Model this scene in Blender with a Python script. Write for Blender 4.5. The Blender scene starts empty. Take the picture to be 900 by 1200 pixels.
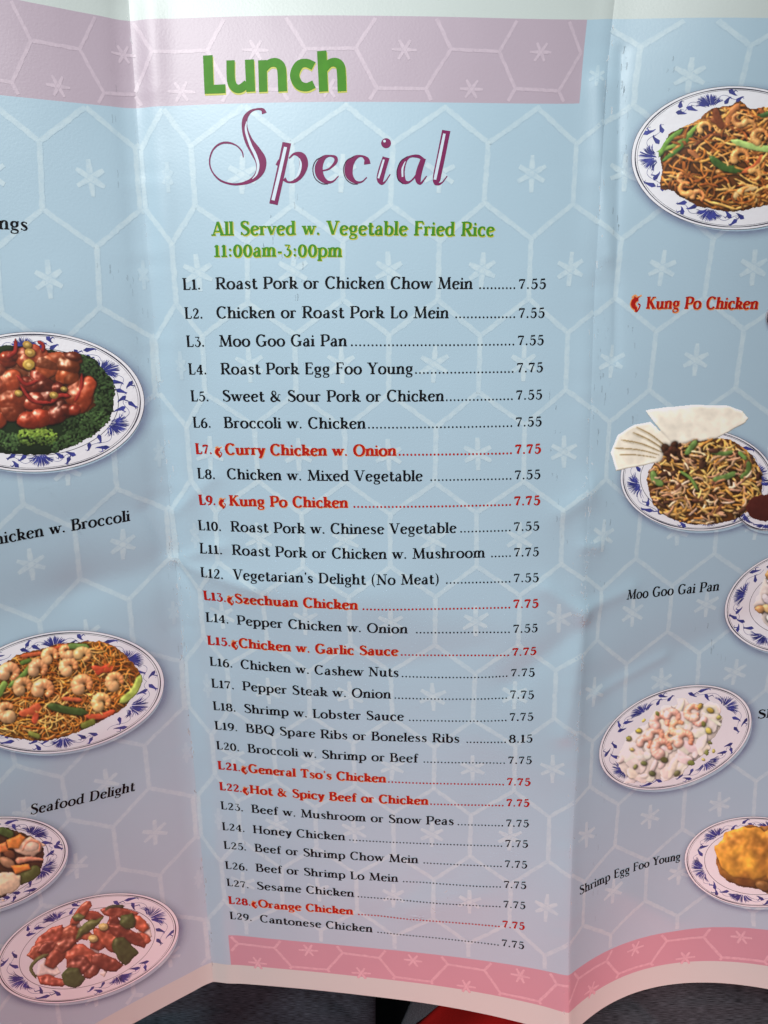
import bpy, math, random
import numpy as np
from mathutils import Vector, Matrix

# ------------------------------------------------------------------ camera, light, exposure
sc = bpy.context.scene
COL = sc.collection
FPX = 870.0                      # focal length in pixels of the 900 px wide photograph
PITCH = math.radians(34)         # 0 would look straight down
CAM = Vector((0.0, -0.10, 0.62))
RC = Matrix.Rotation(PITCH, 3, 'X')
RCn = np.array(RC)
CAMn = np.array(CAM)
cam_d = bpy.data.cameras.new('camera')
cam = bpy.data.objects.new('camera', cam_d)
COL.objects.link(cam)
cam.location = CAM
cam.rotation_euler = (PITCH, 0, 0)
cam_d.sensor_fit = 'HORIZONTAL'
cam_d.sensor_width = 36.0
cam_d.lens = 36.0 * FPX / 900.0
cam_d.clip_start = 0.005
cam_d.clip_end = 50
sc.camera = cam

def cam_pt(x, y, d):             # camera-space cm (x right, y up, d ahead) -> world metres
    return np.array([x, y, -d]) @ RCn.T / 100.0 + CAMn

w = bpy.data.worlds.new('World')
sc.world = w
w.use_nodes = True
w.node_tree.nodes['Background'].inputs[0].default_value = (0.86, 0.92, 1.0, 1)
w.node_tree.nodes['Background'].inputs[1].default_value = 0.14

def area(name, pos, target, size, power, color, sizey=None):
    ld = bpy.data.lights.new(name, 'AREA')
    ld.energy = power
    ld.color = color
    ld.size = size
    if sizey:
        ld.shape = 'RECTANGLE'; ld.size_y = sizey
    o = bpy.data.objects.new(name, ld)
    COL.objects.link(o)
    o.location = Vector(cam_pt(*pos))
    t = Vector(cam_pt(*target))
    o.rotation_euler = (t - o.location).to_track_quat('-Z', 'Y').to_euler()
    return o
# daylight from a window beyond the top of the menu, and the warm glow coming back from below
win = area('window_light', (-31, 64, -85), (-3, 6.5, 18), 0.26, 0.41, (0.985, 1.0, 0.985), 0.22)
win.data.spread = math.radians(23)      # beam narrowed on purpose: its light fades towards the lower end of the menu
area('warm_bounce_light', (5, -25, 16), (1, -14, 23), 0.26, 0.21, (1.0, 0.30, 0.27), 0.08)

vs = sc.view_settings
vs.view_transform = 'Standard'
vs.look = 'None'
vs.exposure = 0.0
vs.gamma = 1.0

# ------------------------------------------------------------------ materials
def lin(c):
    c = np.asarray(c, float)
    if c.max() > 1.0: c = c / 255.0
    return np.where(c <= .04045, c / 12.92, ((c + .055) / 1.055) ** 2.4)

def mat(name, rgb, rough=.55, vary=.06, vscale=9.0, bump=0.0, bscale=400.0, spec=.4, alpha=None, vcol=False, stretch=None, mix=None, mixscale=500.0):
    m = bpy.data.materials.new(name)
    m.use_nodes = True
    nt = m.node_tree
    nd, lk = nt.nodes, nt.links
    bs = nd['Principled BSDF']
    bs.inputs['Roughness'].default_value = rough
    bs.inputs['Specular IOR Level'].default_value = spec
    tc = nd.new('ShaderNodeTexCoord')
    nz = nd.new('ShaderNodeTexNoise')
    nz.inputs['Scale'].default_value = vscale
    nz.inputs['Detail'].default_value = 6
    src = tc.outputs['Object']
    if stretch:
        mp = nd.new('ShaderNodeMapping')
        mp.inputs['Scale'].default_value = stretch
        lk.new(tc.outputs['UV'], mp.inputs['Vector']); src = mp.outputs[0]
    lk.new(src, nz.inputs['Vector'])
    mr = nd.new('ShaderNodeMapRange')
    mr.inputs['From Min'].default_value = .3
    mr.inputs['From Max'].default_value = .7
    mr.inputs['To Min'].default_value = 1 - vary
    mr.inputs['To Max'].default_value = 1 + vary
    lk.new(nz.outputs['Fac'], mr.inputs['Value'])
    mx = nd.new('ShaderNodeVectorMath'); mx.operation = 'SCALE'
    if vcol:
        at = nd.new('ShaderNodeAttribute'); at.attribute_name = 'ink'
        lk.new(at.outputs['Color'], mx.inputs[0])
    else:
        mx.inputs[0].default_value = tuple(lin(rgb))
    if mix:                       # faded print: the attribute says how much of this ink covers the sheet's ink
        at = nd.new('ShaderNodeAttribute'); at.attribute_name = 'alpha'
        n3 = nd.new('ShaderNodeTexNoise')
        n3.inputs['Scale'].default_value = mixscale
        n3.inputs['Detail'].default_value = 5
        n3.inputs['Roughness'].default_value = .75
        lk.new(tc.outputs['Object'], n3.inputs['Vector'])
        m3 = nd.new('ShaderNodeMapRange')
        m3.inputs['From Min'].default_value = .34
        m3.inputs['From Max'].default_value = .60
        m3.inputs['To Min'].default_value = .45
        m3.inputs['To Max'].default_value = 1.15
        lk.new(n3.outputs['Fac'], m3.inputs['Value'])
        mu = nd.new('ShaderNodeMath'); mu.operation = 'MULTIPLY'; mu.use_clamp = True
        lk.new(at.outputs['Fac'], mu.inputs[0]); lk.new(m3.outputs[0], mu.inputs[1])
        mc = nd.new('ShaderNodeMix'); mc.data_type = 'RGBA'
        mc.inputs[6].default_value = tuple(lin(mix)) + (1,); mc.inputs[7].default_value = tuple(lin(rgb)) + (1,)
        lk.new(mu.outputs[0], mc.inputs[0]); lk.new(mc.outputs[2], mx.inputs[0])
    lk.new(mr.outputs[0], mx.inputs['Scale'])
    lk.new(mx.outputs[0], bs.inputs['Base Color'])
    if bump:
        n2 = nd.new('ShaderNodeTexNoise')
        n2.inputs['Scale'].default_value = bscale
        n2.inputs['Detail'].default_value = 4
        lk.new(tc.outputs['Object'], n2.inputs['Vector'])
        bp = nd.new('ShaderNodeBump')
        bp.inputs['Strength'].default_value = bump
        bp.inputs['Distance'].default_value = 0.0004
        lk.new(n2.outputs['Fac'], bp.inputs['Height'])
        lk.new(bp.outputs[0], bs.inputs['Normal'])
    if alpha:
        at = nd.new('ShaderNodeAttribute'); at.attribute_name = 'alpha'
        n3 = nd.new('ShaderNodeTexNoise')
        n3.inputs['Scale'].default_value = alpha
        n3.inputs['Detail'].default_value = 5
        n3.inputs['Roughness'].default_value = .75
        lk.new(tc.outputs['Object'], n3.inputs['Vector'])
        m3 = nd.new('ShaderNodeMapRange')
        m3.inputs['From Min'].default_value = .32
        m3.inputs['From Max'].default_value = .62
        m3.inputs['To Min'].default_value = .7
        m3.inputs['To Max'].default_value = 1.1
        lk.new(n3.outputs['Fac'], m3.inputs['Value'])
        mu = nd.new('ShaderNodeMath'); mu.operation = 'MULTIPLY'; mu.use_clamp = True
        lk.new(at.outputs['Fac'], mu.inputs[0]); lk.new(m3.outputs[0], mu.inputs[1])
        lk.new(mu.outputs[0], bs.inputs['Alpha'])
    return m

PAPERB = dict(bump=.075, bscale=1700.0, rough=.42, spec=.42)
M_white = mat('paper_white', (196, 206, 203), vary=.015, **PAPERB)
M_blue = mat('printed_blue', (170, 196, 211), vary=.03, vscale=26, **PAPERB)
M_pink = mat('printed_mauve', (180, 165, 178), vary=.03, vscale=30, **PAPERB)
M_rose = mat('printed_rose', (192, 148, 163), vary=.04, vscale=30, **PAPERB)
M_black = mat('black_ink', spec=.12, rgb=(14, 15, 20), rough=.6, vary=.25, vscale=900)
M_red = mat('red_ink', spec=.12, rgb=(172, 30, 22), rough=.6, vary=.12, vscale=600)
M_orange = mat('orange_ink', (226, 150, 92), rough=.5, vary=.1)
M_green = mat('green_ink', spec=.12, rgb=(70, 134, 34), rough=.5, vary=.1, vscale=400)
M_dkgreen = mat('dark_green_ink', spec=.12, rgb=(60, 118, 44), rough=.5, vary=.1, vscale=400)
M_yellow = mat('yellow_ink', (186, 188, 66), rough=.5, vary=.1)
M_maroon = mat('maroon_ink', spec=.12, rgb=(122, 42, 88), rough=.42, vary=.1, vscale=500)
M_darkpl = mat('dark_plum_ink', spec=.12, rgb=(62, 26, 52), rough=.42, vary=.1)
M_pale = mat('pale_inline_ink', (200, 216, 228), rough=.5, vary=.05)
M_scuff = mat('scuffed_paper', (92, 100, 108), rough=.8, vary=.3, alpha=900.0)
M_line = mat('pattern_white', (195, 214, 221), bump=.075, bscale=1700.0, rough=.42, spec=.42, vary=.03, vscale=26, mix=(170, 196, 211), mixscale=520.0)
M_pline = mat('pattern_pink', (200, 184, 196), bump=.075, bscale=1700.0, rough=.42, spec=.42, vary=.03, vscale=30, mix=(180, 165, 178), mixscale=900.0)
M_rline = mat('pattern_rose', (216, 178, 189), bump=.075, bscale=1700.0, rough=.42, spec=.42, vary=.04, vscale=30, mix=(192, 148, 163), mixscale=900.0)
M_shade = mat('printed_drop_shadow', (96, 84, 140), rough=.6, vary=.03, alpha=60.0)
M_wear = mat('worn_paper', (232, 238, 240), rough=.8, vary=.1, alpha=900.0)
M_plate = mat('printed_plate', (238, 238, 243), rough=.5, vary=.03, vscale=60, bump=.2, bscale=900)
M_rim = mat('printed_plate_rim_line', (40, 36, 62), rough=.5)
M_flor = mat('printed_floral_blue', (58, 64, 138), rough=.5, vary=.45, vscale=500)
M_food = mat('printed_food', None, rough=.5, vary=.02, bump=.06, bscale=900, vcol=True)
CMX=np.array([443.398,8.5588,1.25611,-7.23171,4.18969,243.599,-35.7039,-0.4196,-1.14481,3.05062,-0.07121,3.72731,-6.5416,4.8827,-4.6629,5.71607,0.6959])
CMY=np.array([657.851,488.639,-79.1395,-4.39234,10.4503,1.19671,7.37057,5.22824,0.1117,2.84388,-6.57091,-9.08448,9.63286,7.53376,0.6159,4.67175,-0.5854])
CLX=np.array([-182.363,23.7702,12.5565,-7.81084,-3.92539,9.08088,-4.51226])
CLY=np.array([44.9196,37.4727,-20.3161,7.0083,-0.9734,3.91821,1.4796])
CRX=np.array([132.957,-47.7493,38.0493,-17.4409,25.2166,12.686,-28.1281,14.5958,-7.75927,-5.85963,10.3401])
CRY=np.array([-2.72241,-22.0973,-35.5997,-10.3251,-12.3733,-3.01554,26.8986,10.1505,4.48533,1.46329,-4.71279])
CD=np.array([2.990704,0.153771,0.025819,-0.020466,-0.001665,-0.027188,-0.006827,0.003516,0.015402,-0.008841,-0.013999,-0.077743,-0.016036,-0.011713,0.018589,0.006780,-0.016165,0.052697,0.083959,-0.020108,-0.007174,-0.015671,-0.028338])
# ------------------------------------------------------------------ the sheet: print coordinates (u, v) in cm -> world
V0, S = 10.0, 12.0
def _pw(x, n):
    o = [np.ones_like(x)]
    for _ in range(n): o.append(o[-1] * x)
    return o
def _sum(C_, P, Q, pairs):
    o = 0
    for c, (i, j) in zip(C_, pairs): o = o + c * (P[i] * Q[j])
    return o
PM = [(i, j) for i in range(4) for j in range(5) if i + j <= 5]
PL = [(i, j) for i in (1, 2) for j in range(4 if i == 1 else 3)]
PR = [(i, j) for i in (1, 2, 3) for j in range(4 if i < 3 else 3)]
PDM = [(i, j) for i in range(3) for j in range(4) if i + j <= 4]
PD = [(i, j) for i in (1, 2) for j in range(4 if i == 1 else 2)]
def _lp(u):
    """left of the fold: powers of the distance, straightened beyond 5.4 cm"""
    p = -np.minimum(u, 0) / 4.; k = 1.35
    return [None, p, np.where(p < k, p * p, 2 * k * p - k * k)]
NM, NL = 11, 6
U2 = 11.1
def proj(u, v):
    """where the print point lands for the photograph's lens (used to measure the sheet's bend)"""
    u = np.asarray(u, float); v = np.asarray(v, float)
    q = _pw((v - V0) / S, 4); p = _pw((np.clip(u, 0, U2) - 5.5) / 5.5, 3)
    x = _sum(CMX, p, q, PM); y = _sum(CMY, p, q, PM)
    if np.min(u) < 0:
        l = _lp(u)
        x = x + _sum(CLX, l, q, PL); y = y + _sum(CLY, l, q, PL)
    if np.max(u) > U2:
        r = _pw((np.maximum(u, U2) - U2) / 4., 3)
        x = x + _sum(CRX, r, q, PR); y = y + _sum(CRY, r, q, PR)
    return x, y
def depth(u, v):
    q = _pw((v - V0) / S, 3); p = _pw((np.clip(u, 0, U2) - 5.5) / 5.5, 2)
    ld = _sum(CD[:NM], p, q, PDM)
    ld = ld + _sum(CD[NM:NM + NL], _lp(u), q, PD)
    ld = ld + _sum(CD[NM + NL:], _pw((np.maximum(u, U2) - U2) / 4., 2), q, PD)
    return np.exp(ld)
def inv(x, y, u0=None):
    """print coordinates of a point measured in the photograph"""
    x = np.asarray(x, float); y = np.asarray(y, float)
    u = (x - 190) / 46.0; v = (y - 210) / 42.0
    h = 1e-3
    for _ in range(30):
        X, Y = proj(u, v)
        Xu, Yu = proj(u + h, v); Xv, Yv = proj(u, v + h)
        a, b, c, d = (Xu - X) / h, (Xv - X) / h, (Yu - Y) / h, (Yv - Y) / h
        det = a * d - b * c
        ex, ey = x - X, y - Y
        du = np.clip((d * ex - b * ey) / det, -1.5, 1.5)
        dv = np.clip((-c * ex + a * ey) / det, -1.5, 1.5)
        u = u + du; v = v + dv
        if np.max(np.abs(ex)) < .02 and np.max(np.abs(ey)) < .02: break
    return u, v

def base_pt(u, v):
    x, y = proj(u, v); d = depth(u, v)
    return np.stack([(x - 450) / FPX * d, (600 - y) / FPX * d, -d], -1)

def fbm(u, v, seed, scale, octv=4):
    rs = np.random.RandomState(seed)
    out = 0; amp = 1
    for o in range(octv):
        for k in range(5):
            a = rs.uniform(0, 6.28); f = scale * (1.9 ** o) * rs.uniform(.7, 1.3); ph = rs.uniform(0, 6.28)
            out = out + amp * np.sin(f * (u * math.cos(a) + v * math.sin(a)) + ph)
        amp *= .5
    return out / 5

# creases measured in the photograph: x0,y0,x1,y1, height cm (+ towards the viewer), half width cm
CREASES = [(-60, 742, 90, 694, -.085, 1.2), (90, 694, 203, 660, -.06, .8),
           (215, 675, 440, 700, .05, 1.2), (440, 700, 600, 740, .035, 1.3),
           (205, 658, 300, 690, .014, .22), (205, 655, 262, 640, .010, .18), (205, 660, 250, 720, -.010, .2),
           (205, 655, 170, 600, -.010, .2), (205, 600, 250, 560, .008, .18),
           (684, 735, 600, 800, -.055, .55), (684, 720, 640, 690, .018, .3), (684, 715, 740, 690, .012, .25),
           (684, 730, 660, 860, .022, .35), (684, 640, 700, 640, .012, .2), (692, 575, 660, 600, .02, .35),
           (480, 1062, 560, 1050, .030, .7), (440, 1075, 500, 1030, -.014, .5),
           (720, 800, 900, 720, -.05, .9), (700, 815, 780, 770, .01, .2), (730, 1045, 790, 1080, .02, .5),
           (330, 440, 520, 470, .012, 1.2), (300, 560, 560, 600, -.014, 1.2), (450, 780, 560, 760, -.03, .7),
           (250, 1000, 330, 1060, .016, .6), (560, 860, 640, 900, .02, .8), (60, 880, 170, 830, .03, .9),
           (40, 620, 180, 590, -.03, .9), (700, 100, 712, 300, .02, .3), (728, 60, 722, 420, -.010, .12)]
_CR = None
def wrinkle(u, v):
    global _CR
    if _CR is None:
        _CR = []
        for (x0, y0, x1, y1, a, wd) in CREASES:
            ua, va = inv(x0, y0); ub, vb = inv(x1, y1)
            _CR.append((float(ua), float(va), float(ub), float(vb), a, wd))
    h = .034 * fbm(u, v, 3, .5, 3) + .0042 * fbm(u, v, 5, 2.2, 3)
    for (ua, va, ub, vb, a, wd) in _CR:
        dx, dy = ub - ua, vb - va
        L2 = dx * dx + dy * dy
        t = np.clip(((u - ua) * dx + (v - va) * dy) / L2, 0, 1)
        ds = np.hypot(u - ua - t * dx, v - va - t * dy)
        h = h + (5.0 if wd < .4 else 2.3) * a * np.exp(-(np.sqrt(ds * ds + (wd * .45) ** 2) - wd * .45) / wd * 1.3) * np.where(ds < wd * 5, 1, 1)
    # rounded folds
    h = h + .20 * (np.sqrt(u * u + .010) - np.abs(u))
    w_ = u - U2
    h = h - np.clip(.02 + .009 * (v + 5), .02, .3) * (np.sqrt(w_ * w_ + .016) - np.abs(w_))
    # the pressed edges of the two folds: a little ridge beside each
    h = h - .020 * np.exp(-((u + .34) / .24) ** 2) + .044 * np.exp(-((u - .46) / .30) ** 2) * (1 + .3 * np.sin(v * 1.7))
    h = h + .024 * np.exp(-((u - U2 + .16) / .32) ** 2) * (1 + .35 * np.sin(v * 1.3 + 1))
    h = h + .004 * np.exp(-((u - U2) / .6) ** 2) * np.sin(v * 6 + np.sin(v * 2.3) * 2)
    h = h + .004 * np.exp(-(u / .6) ** 2) * np.sin(v * 5 + np.sin(v * 3.1) * 2)
    return h

ROOT = Vector(cam_pt(0, -10, 23))            # base of the menu
ROOTn = np.array(ROOT)
def sheet(u, v, off=0.0):
    """world metres relative to the menu's base; off in cm above the paper"""
    u = np.asarray(u, float); v = np.asarray(v, float)
    h = 1e-3
    p = base_pt(u, v)
    # within a hair of a fold take the one-sided slope
    pu = (base_pt(u + h, v) - base_pt(u - h, v)); pv = (base_pt(u, v + h) - base_pt(u, v - h))
    n = np.cross(pv, pu)
    n /= np.linalg.norm(n, axis=-1, keepdims=True)
    n *= np.sign(n[..., 2:3])
    p = p + n * (wrinkle(u, v) + off)[..., None]
    return (p @ RCn.T) / 100.0 + CAMn - ROOTn

# ------------------------------------------------------------------ object helpers
def make(name, V, F, mats, parent=None, smooth=True, midx=None, kind=None, label=None, attrs=None, uv=None):
    me = bpy.data.meshes.new(name)
    V = np.asarray(V, np.float32)
    if isinstance(F, np.ndarray):
        nf, k = F.shape
        me.vertices.add(len(V)); me.vertices.foreach_set('co', V.ravel())
        me.loops.add(nf * k); me.loops.foreach_set('vertex_index', F.ravel().astype(np.int32))
        me.polygons.add(nf)
        me.polygons.foreach_set('loop_start', np.arange(0, nf * k, k, dtype=np.int32))
        me.update(calc_edges=True)
    else:
        me.from_pydata(V.tolist(), [], F)
    for m in (mats if isinstance(mats, list) else [mats]): me.materials.append(m)
    if midx is not None: me.polygons.foreach_set('material_index', np.asarray(midx, np.int32))
    if smooth: me.polygons.foreach_set('use_smooth', np.ones(len(me.polygons), bool))
    if attrs:
        for k, a in attrs.items():
            if a.ndim == 2:
                at = me.attributes.new(k, 'FLOAT_COLOR', 'POINT')
                at.data.foreach_set('color', np.c_[a, np.ones(len(a))].astype(np.float32).ravel())
            else:
                at = me.attributes.new(k, 'FLOAT', 'POINT')
                at.data.foreach_set('value', a.astype(np.float32))
    if uv is not None:
        ul = me.uv_layers.new(name='UVMap')
        vi = np.empty(len(me.loops), np.int32); me.loops.foreach_get('vertex_index', vi)
        ul.data.foreach_set('uv', np.asarray(uv, np.float32)[vi].ravel())
    me.update()
    o = bpy.data.objects.new(name, me)
    COL.objects.link(o)
    if parent is not None: o.parent = parent
    if kind: o['kind'] = kind
    if label: o['label'] = label
    return o

def grid_faces(nu, nv):
    i = np.arange(nu - 1)[None, :] + np.arange(nv - 1)[:, None] * nu
    i = i.ravel()
    return np.stack([i, i + nu, i + nu + 1, i + 1], 1)

# ------------------------------------------------------------------ the menu's paper
menu = bpy.data.objects.new('takeout_menu', None)
COL.objects.link(menu)
menu.location = ROOT
menu['label'] = 'unfolded light blue paper take-out menu open at its Lunch Special page, with pictures of dishes'
menu['category'] = 'menu'

TOP, BOT = -4.9, 25.25
B_T0, B_T1 = -3.75, -1.7      # mauve band along the top
B_B0, B_B1 = 23.3, 24.5       # rose band along the bottom
UB_R = 10.38                  # where the top band ends
UB_L = .62                    # where the bottom band starts
def axis(a, b, step, extra):
    xs = list(np.linspace(a, b, int(round((b - a) / step)) + 1))
    for f_ in (0, U2):             # finer where the paper bends
        if a <= f_ <= b: xs = sorted(set([round(x, 5) for x in xs] + [round(f_ + k * .04, 5) for k in range(-15, 16) if a < f_ + k * .04 < b]))
    xs = list(xs)
    for e in extra:
        if a < e < b:
            k = int(np.argmin([abs(x - e) for x in xs])); xs[k] = e
    return np.array(xs)
def panel(u0, u1, label):
    us = axis(u0, u1, .1, [UB_R, UB_L])
    vv = np.linspace(TOP, BOT, 303)
    for e in (B_T0, B_T1, B_B0, B_B1): vv[np.argmin(np.abs(vv - e))] = e
    U, V = np.meshgrid(us, vv)
    # worn, very slightly uneven cut edge at the bottom
    e = 1e-4
    Uc = np.clip(U, u0 + e, u1 - e)
    P = sheet(Uc, V)
    Q = sheet(Uc, V, np.full(U.shape, -.012))
    nu, nv = len(us), len(vv)
    F = grid_faces(nu, nv)
    uc = (U[:-1, :-1] + U[1:, 1:]) / 2; vc = (V[:-1, :-1] + V[1:, 1:]) / 2
    zone = np.zeros(uc.shape, int)
    blue = (vc > B_T0) & (vc < B_B1)
    zone[blue] = 1
    zone[(vc > B_T0) & (vc < B_T1) & (uc < UB_R)] = 2
    zone[(vc > B_B0) & (vc < B_B1) & (uc > UB_L)] = 3
    N = nu * nv
    FB = F[:, ::-1] + N
    idx = np.arange(N).reshape(nv, nu)
    ring = np.concatenate([idx[0, :], idx[1:, -1], idx[-1, -2::-1], idx[-2:0:-1, 0]])
    r2 = np.roll(ring, -1)
    M_ = len(ring); a_ = np.arange(M_) + 2 * N; b_ = np.roll(a_, -1)      # the cut edge has vertices of its own
    side = np.stack([a_, b_, b_ + M_, a_ + M_], 1)
    FF = np.concatenate([F, FB, side])
    mi = np.concatenate([zone.ravel(), np.zeros(len(FB), int), np.zeros(len(side), int)])
    P1, Q1 = P.reshape(-1, 3), Q.reshape(-1, 3)
    VV = np.concatenate([P1, Q1, P1[ring], Q1[ring]])
    u1, v1 = U.ravel(), V.ravel()
    uvs = np.c_[np.r_[u1, u1, u1[ring], u1[ring]], np.r_[v1, v1, v1[ring], v1[ring]]]
    return make('panel', VV, FF, [M_white, M_blue, M_pink, M_rose], menu, midx=mi, label=label, uv=uvs)
PAN = {'l': panel(-8.0, 0, 'left panel of the menu, folded towards the viewer'),
       'm': panel(0, U2, 'middle panel with the Lunch Special list'),
       'r': panel(U2, 19.8, 'right panel, bending away at the bottom')}

# ------------------------------------------------------------------ ribbons: variable-width strokes printed on the paper
LAYER = [0]
class Ink:
    """collects printed strokes; every stroke lies a few micrometres above the one before"""
    def __init__(s, base=.004, step=.00035):
        s.V = []; s.F = []; s.A = []; s.n = 0; s.k = 0; s.base = base; s.step = step
    def off(s):
        s.k += 1
        return s.base + s.step * (s.k % 14)
    def add(s, U, V, F, alpha=None, off=None):
        U = np.asarray(U, float); V = np.asarray(V, float)
        s.V.append(np.stack([U, V, np.full(U.shape, s.off() if off is None else off)], 1))
        s.F += [tuple(i + s.n for i in f) for f in F]
        s.A.append(np.ones(len(U)) if alpha is None else np.asarray(alpha, float))
        s.n += len(U)
    def ribbon(s, pts, wd, soft=None, off=None):
        P = np.asarray(pts, float); n = len(P)
        W = np.broadcast_to(np.asarray(wd, float), (n,))
        T = np.gradient(P, axis=0)
        T /= np.maximum(np.linalg.norm(T, axis=1, keepdims=True), 1e-9)
        N = np.stack([-T[:, 1], T[:, 0]], 1)
        if soft is None:
            A = P + N * W[:, None] / 2; B = P - N * W[:, None] / 2
            s.add(np.r_[A[:, 0], B[:, 0]], np.r_[A[:, 1], B[:, 1]], [(i, i + 1, n + i + 1, n + i) for i in range(n - 1)], off=off)
        else:
            rows = []; al = []
            for f, a in ((-1, 0), (-.62, soft * .85), (.62, soft * .85), (1, 0)):
                Q = P + N * W[:, None] * .5 * f
                rows.append(Q)
                aa = np.full(n, a, float); al.append(aa)
            Q = np.concatenate(rows); al = np.concatenate(al)
            s.add(Q[:, 0], Q[:, 1], [(r * n + i, r * n + i + 1, (r + 1) * n + i + 1, (r + 1) * n + i) for r in range(3) for i in range(n - 1)], al, off=off)
    def poly(s, pts, off=None):
        P = np.asarray(pts, float)
        s.add(P[:, 0], P[:, 1], [tuple(range(len(P)))], off=off)
    def disc(s, p, r, a):
        t = np.linspace(0, 2 * math.pi, 11)[:-1]
        U = np.concatenate([[p[0]], p[0] + .6 * r * np.cos(t), p[0] + r * np.cos(t)]); V = np.concatenate([[p[1]], p[1] + .6 * r * np.sin(t), p[1] + r * np.sin(t)])
        F = [(0, 1 + (i + 1) % 10, 1 + i) for i in range(10)] + [(1 + i, 1 + (i + 1) % 10, 11 + (i + 1) % 10, 11 + i) for i in range(10)]
        s.add(U, V, F, np.r_[a, np.full(10, a), np.full(10, a * .6)])
    def build(s, name, m, parent, alpha=False, **kw):
        if not s.V: return None
        A = np.concatenate(s.V)
        W = sheet(A[:, 0], A[:, 1], A[:, 2])
        return make(name, W, s.F, m, parent, smooth=True, attrs={'alpha': np.concatenate(s.A)} if alpha else None, **kw)

def dens(pts, step):
    P = np.asarray(pts, float); out = [P[0]]
    for a, b in zip(P[:-1], P[1:]):
        k = max(1, int(math.ceil(np.linalg.norm(b - a) / step)))
        for i in range(1, k + 1): out.append(a + (b - a) * i / k)
    return np.array(out)
def catmull(P, n=6):
    P = np.asarray(P, float)
    Q = np.concatenate([[2 * P[0] - P[1]], P, [2 * P[-1] - P[-2]]])
    out = []
    for i in range(1, len(Q) - 2):
        for t in np.arange(n) / n:
            out.append(.5 * (2 * Q[i] + (Q[i + 1] - Q[i - 1]) * t + (2 * Q[i - 1] - 5 * Q[i] + 4 * Q[i + 1] - Q[i + 2]) * t * t + (3 * Q[i] - Q[i - 1] - 3 * Q[i + 1] + Q[i + 2]) * t ** 3))
    out.append(P[-1])
    return np.array(out)

# ------------------------------------------------------------------ hexagon and star pattern
def seg(ink, a, b, wd, soft, box):
    """straight pattern line, clipped to a print zone, with a hand-brushed wobble"""
    a = np.array(a, float); b = np.array(b, float)
    t0, t1 = 0., 1.
    d = b - a
    for k in (0, 1):
        lo, hi = box[k]
        if min(abs(lo), abs(lo - U2)) > .02: lo += wd * .5
        if min(abs(hi), abs(hi - U2)) > .02: hi -= wd * .5
        if abs(d[k]) < 1e-9:
            if not lo <= a[k] <= hi: return
            continue
        ta, tb = (lo - a[k]) / d[k], (hi - a[k]) / d[k]
        if ta > tb: ta, tb = tb, ta
        t0, t1 = max(t0, ta), min(t1, tb)
    if t1 - t0 < .03: return
    a, b = a + d * t0, a + d * t1
    P = dens([a, b], .09)
    W = wd * (1 + .12 * rp.uniform(-1, 1, len(P)))
    P = P + rp.normal(0, wd * .035, P.shape)
    ink.ribbon(P, W, soft)
rp = np.random.RandomState(7)
HW, RP, PU = .74, 2.35, 2.3
def wob(p):
    h = math.sin(p[0] * 12.9 + p[1] * 78.2) * 43758.5; k = math.sin(p[0] * 39.3 + p[1] * 11.1) * 24634.6
    return (p[0] + .05 * ((h % 1) - .5), p[1] + .07 * ((k % 1) - .5))
def hexes(pan, walls_even, walls_odd, boxes, rows):
    ink = Ink(.0020, .00003); later = []
    for r in rows:
        ws = walls_even if r % 2 == 0 else walls_odd
        wo = walls_odd if r % 2 == 0 else walls_even
        v = r * RP
        for box in boxes:
            for u in ws:
                seg(ink, wob((u, v - HW)), wob((u, v + HW)), .155, .85, box)
            for u in ws:
                for vv_ in (v - HW, v + HW):
                    p = wob((u, vv_))
                    if box[0][0] + .08 < p[0] < box[0][1] - .08 and box[1][0] + .08 < p[1] < box[1][1] - .08: later.append(p)
            # slants from the wall feet down to the walls of the next row
            for u in ws:
                nb = [x for x in wo if x > u]
                if nb: seg(ink, wob((u, v + HW)), wob((nb[0], v + RP - HW)), .15, .82, box)
                nb = [x for x in wo if x < u]
                if nb: seg(ink, wob((u, v + HW)), wob((nb[-1], v + RP - HW)), .15, .82, box)
    for p in later: ink.disc(p, .078, .9)
    ink.build('hexagon_lines', M_line, PAN[pan], alpha=True, kind='stuff')
def star(pan, u, v, r, rot, m, wd, soft, sq=1.0):
    ink = Ink(.0026, .00004)
    for k in range(3):
        a = rot + k * math.pi / 3 + rp.uniform(-.08, .08)
        rr = r * (1.12 if (k == 0) else .95) * rp.uniform(.92, 1.05)
        dx, dy = math.cos(a) * rr * sq, math.sin(a) * rr
        P = dens([(u - dx, v - dy), (u + dx, v + dy)], .1)
        W = wd * (.75 + .35 * np.sin(np.linspace(0, math.pi, len(P)))) * (1 + .15 * rp.uniform(-1, 1, len(P)))
        ink.ribbon(P, W, soft)
    ink.disc((u, v), wd * .55, soft)
    ink.build('star', m, PAN[pan], alpha=True)
ME = [1.2 + PU * k for k in range(-1, 5)]; MO = [2.4 + PU * k for k in range(0, 4)]
e_ = 1e-3
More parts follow.
